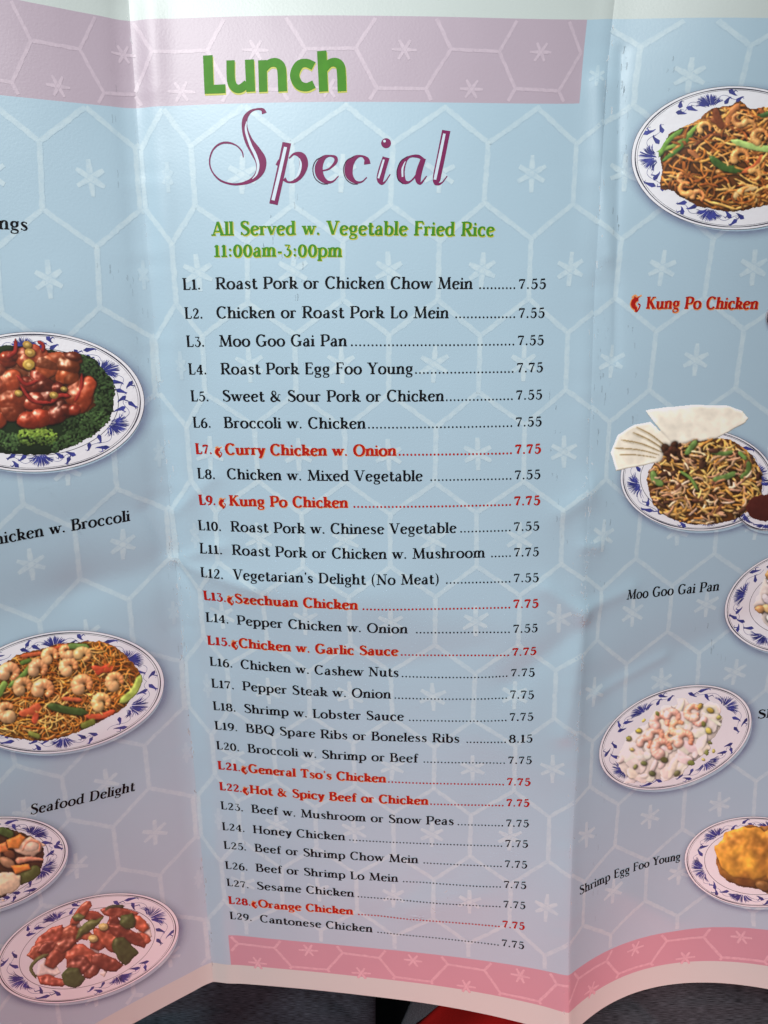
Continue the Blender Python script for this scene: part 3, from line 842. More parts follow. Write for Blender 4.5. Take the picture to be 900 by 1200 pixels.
caption('caption', 'Seafood Delight', (35, 954.5), (158, 927), .32, M_black, BK, 'caption Seafood Delight', pm=(98, 941))

# ---- big titles
def zt(ox, oy):
    return lambda x, y: (ox + x / 3.75, oy + y / 3.75)
def title_lunch():
    q = zt(200, 20)
    K = [ # heavy sans letters: (points with width), in zoomed picture units
     [(163, 168, 38), (166, 250, 38), (170, 336, 38)], [(150, 318, 38), (200, 317, 38), (241, 315, 38)],
     [(263, 190, 33), (264, 260, 33), (270, 294, 34), (288, 314, 36), (312, 312, 36), (336, 288, 28)], [(346, 187, 36), (349, 260, 36), (352, 328, 36)],
     [(403, 190, 34), (405, 260, 34), (407, 329, 34)], [(408, 232, 28), (432, 206, 34), (460, 200, 38), (482, 214, 37), (489, 246, 36), (492, 327, 36)],
     [(628, 216, 36), (596, 203, 36), (564, 212, 38), (545, 255, 38), (562, 297, 38), (596, 309, 36), (630, 296, 34)],
     [(664, 150, 38), (668, 240, 37), (672, 328, 37)], [(676, 232, 26), (698, 205, 34), (724, 200, 38), (744, 214, 37), (750, 246, 36), (753, 327, 36)]]
    inks = [(Ink(.0060, .0003), (0, 0), 1.0), (Ink(.0026, .00006), (2.5, 7), 1.05)]
    out = None
    for (ink, (sx_, sy_), k) in inks:
        for st in K:
            A = np.array(st, float)
            A = catmull(A, 7) if len(A) > 3 else dens(A, 30)
            x, y = q(A[:, 0] + sx_, A[:, 1] + sy_)
            U, V = inv(x, y)
            ink.ribbon(np.stack([U, V], 1), A[:, 2] * k / 3.75 / 48.6)
        if out is None: out = ink.build('title', M_green, menu, label='heavy green title word Lunch')
        else: ink.build('ink_fringe', M_yellow, out)
title_lunch()
def title_special():
    a = zt(200, 20); b = zt(430, 20)
    main, pale, dark = Ink(.0045, .00006), Ink(.0065, .00006), Ink(.0055, .00006)
    def st(ink, q, pts, n=7):
        A = np.array(pts, float)
        A = catmull(A, n) if len(A) > 2 else dens(A, 30)
        x, y = q(A[:, 0], A[:, 1]); U, V = inv(x, y)
        ink.ribbon(np.stack([U, V], 1), A[:, 2] / 3.75 / 48.0)
    st(main, a, [(412, 424, 20), (404, 408, 14), (380, 405, 8), (350, 416, 13), (328, 445, 20), (326, 490, 24), (344, 545, 34), (374, 592, 44), (396, 632, 46), (394, 676, 36), (366, 712, 22), (320, 732, 13), (270, 735, 9), (218, 718, 8), (182, 678, 6), (172, 632, 6), (186, 586, 7), (216, 559, 9), (252, 553, 9), (290, 566, 6), (314, 592, 6), (320, 618, 4)])
    st(pale, a, [(334, 460, 3), (331, 498, 9), (350, 560, 11), (372, 606, 12), (385, 650, 11), (378, 690, 8), (360, 712, 3)])
    # p
    st(main, a, [(511, 553, 36), (482, 690, 36), (452, 823, 36)]); st(pale, a, [(505, 572, 13), (478, 690, 14), (450, 806, 14)])
    st(main, a, [(466, 652, 10), (478, 630, 10), (496, 612, 6)])
    st(main, a, [(520, 622, 6), (545, 602, 12), (576, 612, 30), (585, 650, 36), (570, 694, 28), (545, 722, 14), (516, 726, 8), (498, 712, 18)])
    st(pale, a, [(566, 622, 3), (572, 650, 9), (562, 690, 10), (546, 712, 3)])
    # e
    st(main, a, [(660, 678, 6), (696, 668, 8), (724, 640, 14), (724, 618, 14), (700, 611, 8), (672, 620, 20), (652, 655, 32), (656, 696, 32), (682, 724, 18), (712, 724, 8), (738, 700, 5)])
    st(dark, a, [(668, 614, 4), (638, 632, 4), (625, 668, 4), (634, 708, 4), (662, 732, 4), (690, 735, 4)])
    # c
    st(main, a, [(864, 648, 28), (860, 626, 20), (838, 612, 8), (810, 620, 20), (786, 650, 34), (784, 694, 32), (808, 724, 16), (838, 726, 7), (862, 706, 5)])
    st(dark, a, [(806, 614, 4), (774, 632, 4), (760, 668, 4), (768, 708, 4), (794, 732, 4), (822, 736, 4)])
    # i
    def dot(ink, q, cx, cy, r):
        t = np.linspace(0, 2 * math.pi, 17)[:-1]
        x, y = q(cx + r * np.cos(t), cy + r * np.sin(t)); U, V = inv(x, y)
        ink.poly(np.stack([U, V], 1))
    dot(main, b, 84, 556, 22); dot(pale, b, 77, 547, 6)
    st(main, b, [(84, 618, 30), (68, 668, 32), (58, 712, 30), (66, 732, 14), (82, 722, 6), (102, 692, 5)])
    st(pale, b, [(74, 628, 8), (60, 676, 9), (50, 710, 8)])
    # a
    st(main, b, [(246, 626, 12), (222, 613, 14), (186, 616, 10), (160, 640, 26), (148, 684, 34), (160, 722, 24), (186, 726, 8), (216, 696, 8), (240, 650, 10)])
    st(main, b, [(248, 622, 22), (230, 676, 26), (224, 716, 24), (236, 732, 10), (262, 700, 5)])
    st(dark, b, [(178, 614, 4), (148, 636, 4), (132, 676, 4), (136, 714, 4), (158, 734, 4)])
    st(pale, b, [(168, 636, 3), (156, 668, 8), (156, 704, 7)])
    # l
    st(main, b, [(348, 500, 36), (326, 610, 36), (306, 712, 34), (312, 734, 16), (330, 728, 6), (352, 700, 5)])
    st(pale, b, [(340, 514, 11), (318, 620, 13), (298, 716, 12)])
    o = main.build('title', M_maroon, menu, label='plum script title word Special with a pale inline')
    dark.build('inline_outline', M_darkpl, o); pale.build('inline_highlight', M_pale, o)
title_special()
# ------------------------------------------------------------------ the printed dish photographs
def boxblur(A, r):
    r = int(max(1, r))
    for ax in (0, 1):
        P = np.concatenate([np.repeat(np.take(A, [0], ax), r + 1, ax), A, np.repeat(np.take(A, [-1], ax), r, ax)], ax)
        Cs = np.cumsum(P, ax); n = A.shape[ax]
        A = (np.take(Cs, range(2 * r + 1, 2 * r + 1 + n), ax) - np.take(Cs, range(0, n), ax)) / (2 * r + 1)
    return A
class Food:
    SS = 1.6
    def __init__(s, box, seed):
        s.x0, s.y0, s.x1, s.y1 = box
        s.w = int((s.x1 - s.x0) * s.SS); s.h = int((s.y1 - s.y0) * s.SS)
        s.H = np.full((s.h, s.w), -1e3); s.Cc = np.zeros((s.h, s.w, 3)); s.I = np.zeros((s.h, s.w), int)
        s.G = np.zeros((s.h, s.w)); s.T = np.ones((s.h, s.w)); s.r = np.random.RandomState(seed); s.names = ['']
        s.noise = []
        for k in (1, 2, 4, 8):
            q = boxblur(boxblur(boxblur(s.r.normal(0, 1, (s.h, s.w)), (k + 1) // 2), k), k)
            s.noise.append(q / q.std() * .6)
        s.gloss = .25; s.cls = 0; s.clip = None; s.tex = 1.0
    def use(s, name, gloss=.25, tex=1.0):
        if name not in s.names: s.names.append(name)
        s.cls = s.names.index(name); s.gloss = gloss; s.tex = tex
    def _win(s, cx, cy, R):
        X, Y = (cx - s.x0) * s.SS, (cy - s.y0) * s.SS; R = R * s.SS + 2
        a, b, c, d = max(0, int(X - R)), min(s.w, int(X + R) + 1), max(0, int(Y - R)), min(s.h, int(Y + R) + 1)
        if a >= b or c >= d: return None
        gx, gy = np.meshgrid((np.arange(a, b)) / s.SS + s.x0 - cx, (np.arange(c, d)) / s.SS + s.y0 - cy)
        return a, b, c, d, gx, gy
    def put(s, wdw, z, m, col):
        a, b, c, d = wdw
        sub = s.H[c:d, a:b]
        m = m & (z > sub)
        if s.clip is not None: m = m & s.clip[c:d, a:b]
        sub[m] = z[m]
        s.Cc[c:d, a:b][m] = (col if np.ndim(col) == 1 else col[m])
        s.I[c:d, a:b][m] = s.cls; s.G[c:d, a:b][m] = s.gloss; s.T[c:d, a:b][m] = s.tex
    def blob(s, cx, cy, rx, ry, rot, h, hb, col, rough=.0, flat=.5):
        W = s._win(cx, cy, max(rx, ry) * 1.25)
        if W is None: return
        a, b, c, d, gx, gy = W
        ca, sa = math.cos(rot), math.sin(rot)
        X = (gx * ca + gy * sa) / rx; Y = (-gx * sa + gy * ca) / ry
        q = X * X + Y * Y
        if rough: q = q * (1 + rough * s.noise[2][c:d, a:b])
        z = hb + h * np.clip(1 - q, 0, 1) ** flat
        if rough: z = z + rough * s.noise[2][c:d, a:b] * h * .07
        s.put((a, b, c, d), z, q < 1, np.asarray(col, float))
    def strand(s, P, r, col, hb, taper=0, col2=None, band=None, flat=.5, hs=1.0):
        P = np.asarray(P, float)
        if len(P) < 6: P = catmull(P, 5)
        L = np.r_[0, np.cumsum(np.linalg.norm(np.diff(P, axis=0), axis=1))]
        n = max(2, int(L[-1] / (max(r, .8) * .45)))
        t = np.linspace(0, L[-1], n)
        X = np.interp(t, L, P[:, 0]); Y = np.interp(t, L, P[:, 1])
        hbn = np.broadcast_to(hb, (n,)) if np.ndim(hb) == 0 else np.interp(t, L, np.interp(np.linspace(0, 1, len(P)), np.linspace(0, 1, len(hb)), hb))
        for i in range(n):
            f = i / (n - 1)
            rr = r * (1 - taper * f) if taper else r * min(1, .35 + 5 * f, .35 + 5 * (1 - f))
            cc = np.asarray(col, float)
            if col2 is not None: cc = cc * (1 - f) + np.asarray(col2, float) * f
            if band: cc = cc * (1 + band * math.sin(f * 22))
            W = s._win(X[i], Y[i], rr)
            if W is None or rr < .3: continue
            a, b, c, d, gx, gy = W
            q = (gx * gx + gy * gy) / (rr * rr)
            s.put((a, b, c, d), hbn[i] + rr * hs * np.clip(1 - q, 0, 1) ** flat, q < 1, cc)
    def chunk(s, pts, h, bev, hb, col, tilt=(0, 0), rough=.5):
        P = np.asarray(pts, float); cx, cy = P.mean(0); R = np.linalg.norm(P - [cx, cy], axis=1).max()
        W = s._win(cx, cy, R)
        if W is None: return
        a, b, c, d, gx, gy = W
        gx2 = gx + s.noise[2][c:d, a:b] * rough; gy2 = gy + s.noise[2][c:d, a:b][::-1, ::-1] * rough
        dist = np.full(gx.shape, 1e9)
        Q = P - [cx, cy]; area = 0
        for i in range(len(Q)):
            x1, y1 = Q[i]; x2, y2 = Q[(i + 1) % len(Q)]; area += x1 * y2 - x2 * y1
        sg = 1 if area > 0 else -1
        for i in range(len(Q)):
            x1, y1 = Q[i]; x2, y2 = Q[(i + 1) % len(Q)]; L = math.hypot(x2 - x1, y2 - y1)
            dist = np.minimum(dist, sg * ((x2 - x1) * (gy2 - y1) - (y2 - y1) * (gx2 - x1)) / L)
        t = np.clip(dist / bev, 0, 1)
        z = hb + h * np.sqrt(np.clip(1 - (1 - t) ** 2, 0, 1)) + gx * tilt[0] + gy * tilt[1] + s.noise[1][c:d, a:b] * .05 * rough
        s.put((a, b, c, d), z, dist > 0, np.asarray(col, float))
    def vary(s, col, k=.14):
        return np.clip(np.asarray(col, float) * (1 + s.r.uniform(-k, k)) * (1 + s.r.uniform(-.04, .04, 3)), 0, 255)
    def shrimp(s, x, y, R, a0, hb, col=(232, 176, 112), span=4.2, r=None):
        r = r or R * .52
        n = 7
        pts = [(x + R * (1 - .12 * i / n) * math.cos(a0 + span * i / n), y + R * .86 * math.sin(a0 + span * i / n)) for i in range(n + 1)]
        s.use('shrimp', 1.2)
        s.strand(pts, r, col, hb, taper=.55, band=.07, flat=.6, hs=1.1, col2=np.asarray(col) * [1.0, .82, .7])
        e = pts[-1]; s.strand([e, (e[0] + R * .3 * math.cos(a0 + span), e[1] + R * .3 * math.sin(a0 + span + .8))], r * .3, (206, 96, 48), hb + .5)
    def strip(s, x0, y0, x1, y1, wd, col, hb, bend=0, gloss=.5, col2=None, flat=.35, hs=.7):
        g_ = s.gloss; s.gloss = gloss
        dx, dy = x1 - x0, y1 - y0
        s.strand([(x0, y0), ((x0 + x1) / 2 - dy * bend, (y0 + y1) / 2 + dx * bend), (x1, y1)], wd / 2, col, hb, col2=col2, flat=flat, hs=hs)
        s.gloss = g_
    def region(s, pts):
        """food outline as a mask (even-odd), slightly ragged"""
        P = catmull(list(pts) + [pts[0]], 5)
        gx, gy = np.meshgrid(np.arange(s.w) / s.SS + s.x0, np.arange(s.h) / s.SS + s.y0)
        gx = gx + s.noise[1] * .7; gy = gy + s.noise[1][::-1] * .7
        m = np.zeros(gx.shape, bool)
        for (xa, ya), (xb, yb) in zip(P[:-1], P[1:]):
            if ya == yb: continue
            k = ((ya > gy) != (yb > gy)) & (gx < (xb - xa) * (gy - ya) / (yb - ya) + xa)
            m ^= k
        s.mask = m
        ys, xs = np.nonzero(m); s.cx, s.cy = xs.mean() / s.SS + s.x0, ys.mean() / s.SS + s.y0
        e = m.astype(float)
        for k in (3, 5, 8, 11): e = boxblur(e, k)
        s.edge = np.clip((e - .42) * 2.0, 0, 1)
        return m
    def mound(s, x, y, h=12):
        i, j = int((y - s.y0) * s.SS), int((x - s.x0) * s.SS)
        if 0 <= i < s.h and 0 <= j < s.w: return h * s.edge[i, j]
        return 0
    def inside(s, x, y):
        i, j = int((y - s.y0) * s.SS), int((x - s.x0) * s.SS)
        return 0 <= i < s.h and 0 <= j < s.w and s.mask[i, j]
    def pts_in(s, n):
        out = []
        while len(out) < n:
            x = s.r.uniform(s.x0, s.x1); y = s.r.uniform(s.y0, s.y1)
            if s.inside(x, y): out.append((x, y))
        return out
    def base(s, col, name='sauce', gloss=.2):
        s.use(name, gloss)
        m = s.mask & (s.edge * 6 > s.H)
        s.H[m] = (s.edge * 5)[m]; s.Cc[m] = np.asarray(col, float); s.I[m] = s.cls; s.G[m] = gloss; s.T[m] = .5
    def noodles(s, n, r, cols, Lr=(14, 34), curl=.5, name='noodles', h=12, gloss=.5):
        s.use(name, gloss)
        for (x, y) in s.pts_in(n):
            a = s.r.uniform(0, 6.28); L = s.r.uniform(*Lr); k = s.r.normal(0, curl) / 10; st = 2.4
            pts = [(x, y)]; hb = []
            for i in range(int(L / st)):
                a += k * st + s.r.normal(0, .08)
                x += math.cos(a) * st; y += math.sin(a) * st * .8
                if not s.inside(x, y): break
                pts.append((x, y))
            if len(pts) < 3: continue
            lift = s.r.uniform(-3.2, 3.0)
            hbs = [s.mound(px, py, h) + lift + 1.5 * math.sin(i * .8) for i, (px, py) in enumerate(pts)]
            s.strand(pts, r * s.r.uniform(.8, 1.2), s.vary(cols[s.r.randint(len(cols))]), hbs)
    def shade(s, amb=.44, soft=0):
        m = s.I > 0
        H = np.where(m, s.H, -2.0)
        Hs = boxblur(H, 1) if soft else H * .6 + boxblur(H, 1) * .4
        gy, gx = np.gradient(Hs * s.SS * .62)
        nz = 1 / np.sqrt(1 + gx * gx + gy * gy); nx, ny = -gx * nz, -gy * nz
        Lx, Ly, Lz = -.42, -.52, .74
        lam = np.clip(nx * Lx + ny * Ly + nz * Lz, 0, 1)
        hz = nz * .87 + (nx * Lx + ny * Ly) * .5 + .03
        spec = np.clip(hz, 0, 1) ** 34
        ao = np.clip(1 + (H - boxblur(H, 5)) * .065, .5, 1.12) * np.clip(1 + (H - boxblur(H, 2)) * .08, .62, 1.1)
        col = s.Cc / 255.0 * ((amb + .68 * lam) * ao)[..., None]
        col = col * (1 + (.045 * s.noise[0] + .05 * s.noise[1]) * s.T + .035 * s.noise[3] + .03 * s.noise[2])[..., None]
        g_ = col.mean(-1, keepdims=True); col = g_ + (col - g_) * .86
        col = col + (spec * s.G * np.clip(ao, .5, 1) * np.clip(.7 + .5 * s.noise[1], 0, 1.6))[..., None] * np.array([1, .97, .9]) * 1.35
        col = np.where(m[..., None], col, 0)
        # printed picture: a trace of the neighbouring ink
        w_ = m.astype(float)
        b = np.stack([boxblur(col[..., k], 1) for k in range(3)], -1) / np.maximum(boxblur(w_, 1), .2)[..., None]
        b2 = np.stack([boxblur(b[..., k], 1) for k in range(3)], -1)
        wk = boxblur(w_, 2)[..., None] > .9
        col = np.where(wk, col * .34 + b * .38 + b2 * .28, col * .5 + b * .5)
        return np.clip(np.where(m[..., None], col, 0), 0, 1)
    def grain(s, name, a1, a2):
        k = s.I == s.names.index(name)
        s.H[k] += (a1 * s.noise[1] + a2 * s.noise[2])[k]
    def build(s, parent, off=.0105):
        if 'shrimp' in s.names: s.grain('shrimp', .16, .35)
        col = lin(s.shade(getattr(s, 'amb', .52)))
        ii, jj = np.meshgrid(np.arange(s.h), np.arange(s.w), indexing='ij')
        m = s.I > 0
        cell = m[:-1, :-1] & m[1:, :-1] & m[:-1, 1:] & m[1:, 1:]
        # inverse mapping on a coarse lattice, then interpolated
        cx = np.linspace(s.x0, s.x1, max(4, int((s.x1 - s.x0) / 6))); cy = np.linspace(s.y0, s.y1, max(4, int((s.y1 - s.y0) / 6)))
        GX, GY = np.meshgrid(cx, cy); U, V = inv(GX, GY)
        def interp(A):
            fx = np.arange(s.w) / s.SS / (s.x1 - s.x0) * (len(cx) - 1); fy = np.arange(s.h) / s.SS / (s.y1 - s.y0) * (len(cy) - 1)
            ix = np.minimum(fx.astype(int), len(cx) - 2); iy = np.minimum(fy.astype(int), len(cy) - 2)
            tx = (fx - ix)[None, :]; ty = (fy - iy)[:, None]
            return (A[iy][:, ix] * (1 - tx) * (1 - ty) + A[iy][:, ix + 1] * tx * (1 - ty) + A[iy + 1][:, ix] * (1 - tx) * ty + A[iy + 1][:, ix + 1] * tx * ty)
        U, V = interp(U), interp(V)
        for c in range(1, len(s.names)):
            k = cell & (s.I[:-1, :-1] == c) & (U[:-1, :-1] < 19.6) & (U[:-1, :-1] > -7.8)
            if k.sum() < 12: continue
            i, j = np.nonzero(k)
            q = np.stack([i * s.w + j, (i + 1) * s.w + j, (i + 1) * s.w + j + 1, i * s.w + j + 1], 1)
            used, F = np.unique(q, return_inverse=True); F = F.reshape(q.shape)
            W = sheet(U.ravel()[used], V.ravel()[used], np.full(len(used), off))
            make(s.names[c], W, F, M_food, parent, attrs={'ink': col.reshape(-1, 3)[used]})

def plate(cx, cy, a, b, rot, label, well=.70, phase=0., flowers=4, seed=1, tip=0):
    ca, sa = math.cos(math.radians(rot)), math.sin(math.radians(rot))
    def at(rho, th):
        X, Y = rho * a * np.cos(th), rho * b * np.sin(th)
        x, y = cx + X * ca - Y * sa, cy + X * sa + Y * ca
        U, V = inv(x, y)
        return np.clip(U, -7.85, 19.65), V
    rs = np.random.RandomState(seed)
    nr, na = 16, 120
    rho = np.linspace(0.02, 1, nr)[:, None] * np.ones((1, na)); th = np.linspace(0, 2 * math.pi, na + 1)[:-1][None, :] * np.ones((nr, 1))
    U, V = at(rho, th)
    W = sheet(U.ravel(), V.ravel(), np.full(U.size, .006))
    F = [(r * na + k, r * na + (k + 1) % na, (r + 1) * na + (k + 1) % na, (r + 1) * na + k) for r in range(nr - 1) for k in range(na)] + [tuple(range(na - 1, -1, -1))]
    F = [f[::-1] for f in F]
    o = make('dish_photo', W, F, M_plate, menu, label=label)
    # printed drop shadow round the plate
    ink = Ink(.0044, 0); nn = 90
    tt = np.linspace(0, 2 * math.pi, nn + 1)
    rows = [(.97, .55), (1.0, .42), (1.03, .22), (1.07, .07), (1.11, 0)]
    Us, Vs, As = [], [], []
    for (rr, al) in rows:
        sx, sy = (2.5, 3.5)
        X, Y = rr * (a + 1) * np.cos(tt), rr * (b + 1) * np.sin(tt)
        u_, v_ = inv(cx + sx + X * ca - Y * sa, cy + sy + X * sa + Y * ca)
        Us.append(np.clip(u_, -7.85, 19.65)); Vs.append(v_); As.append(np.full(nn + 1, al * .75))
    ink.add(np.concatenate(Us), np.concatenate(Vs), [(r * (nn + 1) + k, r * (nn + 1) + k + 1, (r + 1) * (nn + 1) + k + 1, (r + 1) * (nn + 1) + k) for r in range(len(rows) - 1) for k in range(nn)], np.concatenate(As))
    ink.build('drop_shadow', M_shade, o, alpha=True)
    rim = Ink(.0078, .0001)
    def arc(ink, rr, t0, t1, wd, n=120, wob_=0):
        t = np.linspace(t0, t1, n)
        u_, v_ = at(np.full(n, rr), t)
        ink.ribbon(np.stack([u_, v_], 1), wd * (1 + wob_ * np.sin(t * 7)))
    arc(rim, .965, 0, 2 * math.pi, .024, 160, .3)
    arc(rim, .945, 0, 2 * math.pi, .008, 160)
    arc(rim, 1.0, 0, 2 * math.pi, .008, 160)
    if well: arc(rim, well, 0, 2 * math.pi, .013, 140)
    rim.build('rim_line', M_rim, o)
    fl = Ink(.0082, .00003)
    asp = a / b
    def arcang(t): return t
    N_ = flowers
    for k in range(N_):
        t0 = phase + k * 2 * math.pi / N_
        sc_ = 1 / math.hypot(math.sin(t0) * a, math.cos(t0) * b)     # radians of angle per picture px
        wpx = 21.
        for j in range(64):                                            # petals of the fan
            f = rs.uniform(-1, 1)
            r0, r1 = .755 + .05 * rs.rand(), .94 - .12 * abs(f) ** 2 - .03 * rs.rand()
            ts = t0 + f * wpx * .35 * sc_; te = t0 + f * wpx * sc_
            u_, v_ = at(np.array([r0, (r0 + r1) / 2 + .01, r1]), np.array([ts, (ts + te) / 2, te]))
            fl.ribbon(np.stack([u_, v_], 1), np.array([.012, rs.uniform(.010, .028), .004]))
        for sgn in (-1, 1):                                            # side leaves and vines
            for (dt, rr, lr) in ((27, .80, .06), (35, .90, -.05), (44, .81, .05)):
                if dt * sc_ > math.pi / N_ - 2 * sc_: continue
                tc = t0 + sgn * dt * sc_
                n = 5
                tt2 = np.linspace(tc - 5.5 * sc_, tc + 5.5 * sc_, n)
                rr2 = rr + lr * np.sin(np.linspace(-1.2, 1.6, n) * sgn) * .8 + rs.uniform(-.01, .01)
                u_, v_ = at(rr2, tt2)
                fl.ribbon(catmull(np.stack([u_, v_], 1), 3), np.interp(np.linspace(0, 1, 3 * (n - 1) + 1), [0, .25, .6, 1], [.012, .115, .055, .008]))
                u_, v_ = at(np.array([rr, rr + .045, rr + .02]), np.array([tc, tc + 3 * sc_, tc + 6 * sc_]))
                fl.ribbon(np.stack([u_, v_], 1), np.array([.03, .03, .008]))
            tv = np.linspace(t0 + sgn * 14 * sc_, t0 + sgn * min(46 * sc_, math.pi / N_), 14)
            u_, v_ = at(.845 + .035 * np.sin(np.linspace(0, 6, 14)), tv)
            fl.ribbon(np.stack([u_, v_], 1), .009)
    fl.build('floral_pattern', M_flor, o)
    return o

def dish_lo_mein():
    o = plate(861, 185, 121, 84, 0, 'picture of brown noodles with shrimp and scallion on a blue and white plate, top right', well=None, phase=math.pi, flowers=5, seed=1)
    f = Food((758, 112, 960, 256), 1)
    f.region([(784,157),(799,149),(820,139),(833,128),(852,124),(867,119),(881,127),(900,125),(930,132),(945,160),(945,200),(930,232),(900,240),(871,247),(847,248),(831,244),(820,243),(799,232),(785,223),(773,221),(775,200),(774,183)])
    f.base((112, 58, 18))
    f.noodles(430, 1.4, [(214, 138, 52), (186, 104, 34), (150, 76, 24), (228, 164, 80)], Lr=(16, 40), curl=.45)
    f.use('scallion', .6)
    for (x0, y0, x1, y1, w_, c, b_) in [(770, 178, 818, 146, 5, (120, 156, 56), .1), (772, 184, 800, 152, 6, (94, 138, 48), -.1), (776, 189, 812, 156, 5, (70, 118, 40), .05), (857, 165, 912, 176, 8, (168, 200, 104), .04), (832, 184, 868, 200, 9, (58, 92, 34), .12), (886, 138, 905, 132, 6, (58, 92, 40), 0)]:
        f.strip(x0, y0, x1, y1, w_, c, 14, b_)
    f.use('meat_strips', .5)
    for (x0, y0, x1, y1, w_, c) in [(838, 128, 846, 150, 9, (120, 54, 22)), (832, 140, 862, 152, 6, (140, 66, 28)), (852, 148, 866, 122, 7, (196, 112, 54)), (812, 172, 856, 160, 4, (120, 56, 26)), (870, 202, 893, 182, 6, (206, 92, 44)), (850, 132, 880, 158, 5, (128, 60, 26)), (806, 176, 822, 190, 6, (176, 100, 50)), (890, 128, 905, 142, 6, (150, 74, 30)), (858, 232, 886, 220, 7, (232, 190, 120))]:
        f.strip(x0, y0, x1, y1, w_, c, 13, f.r.uniform(-.2, .2))
    for (x, y, R, a0) in [(826, 150, 7, 2.5), (866, 140, 8, .4), (878, 148, 7, 3.6), (891, 160, 9, 2.0), (868, 184, 9, 2.6), (804, 221, 8, .9), (884, 205, 7, 4.0), (818, 230, 7, 3.), (800, 208, 6, 2.), (922, 180, 9, 1.), (925, 210, 8, 3.)]:
        f.shrimp(x, y, R, a0, 13 + f.r.uniform(-1, 2), f.vary((228, 160, 84), .08))
    f.build(o)

def dish_mu_shu():
    o = plate(817, 562, 90, 60, 2, 'picture of shredded pork and noodles with fan of white pancakes and a sauce bowl', well=.74, phase=math.pi - .2, flowers=4, seed=2)
    f = Food((708, 470, 960, 628), 2)
    # pancakes
    f.use('pancake', .03, .2)
    f.chunk([(756,481),(763,479),(812,474),(852,475),(870,481),(877,490),(874,495),(840,514),(796,522),(786,520)], 2.4, 5, 2, (250, 241, 220), (.02, .03), .25)
    f.chunk([(722,552),(715,530),(724,509),(744,497),(763,494),(791,521),(776,541)], 2.2, 3, 3, (250, 240, 218), (0, .03), .25)
    for (xa, ya, xm, ym, xb, yb) in [(722, 533, 745, 533, 773, 537), (718, 525, 748, 527, 776, 534), (726, 515, 752, 520, 778, 531), (740, 506, 760, 515, 782, 529), (745, 500, 764, 510, 785, 527)]:
        f.strand([(xa, ya), (xm, ym), (xb, yb)], .62, (150, 116, 58), 5.2)
        f.strand([(xa, ya + 1.6), (xm, ym + 1.6), (xb, yb + 1.4)], .9, (216, 204, 178), 4.6)
    f.region([(757,563),(762,548),(775,535),(790,522),(806,517),(826,513),(852,514),(872,525),(886,540),(893,560),(890,585),(872,602),(850,612),(815,615),(782,606),(764,588)])
    f.base((120, 66, 24))
    f.noodles(260, 1.35, [(226, 162, 70), (206, 138, 52), (236, 182, 96)], Lr=(12, 30), curl=.35, h=11)
    f.noodles(130, 1.3, [(214, 166, 122), (200, 146, 102), (166, 108, 70), (226, 188, 148)], Lr=(8, 20), curl=.9, name='shredded_meat', h=15)
    f.noodles(26, 2.4, [(74, 42, 28), (96, 54, 34)], Lr=(8, 16), curl=.5, name='mushroom', h=14)
    f.use('mushroom', .3)
    for k in range(16): f.blob(788 + f.r.normal(0, 6), 531 + f.r.normal(0, 4), 4, 3, f.r.uniform(0, 3), 4, 13, f.vary((70, 38, 24), .2), .3)
    f.use('green_pepper', .5)
    for (x0, y0, x1, y1, w_, b_) in [(804, 532, 816, 517, 7, .0), (832, 529, 860, 529, 5, .1), (836, 562, 862, 554, 7, .05), (868, 560, 877, 541, 6, .2), (765, 553, 776, 568, 8, .2), (797, 552, 818, 575, 4, -.1), (866, 530, 874, 538, 5, 0)]:
        f.strip(x0, y0, x1, y1, w_, f.vary((98, 128, 56), .12), 16, b_)
    f.build(o)
    q = plate(899, 592, 39, 30, 0, 'picture of a small patterned bowl of dark red sauce beside the pancakes', well=None, phase=.6, flowers=6, seed=5)
    q['label'] = 'picture of a small patterned bowl of dark red sauce beside the pancakes'
    f = Food((870, 572, 945, 620), 6)
    f.region([(873,594),(879,584),(893,579),(908,580),(920,586),(924,597),(915,607),(897,611),(880,606)])
    f.edge = f.edge * .25 + .3
    f.base((84, 30, 22), 'sauce', .2)
    f.build(q, .0125)

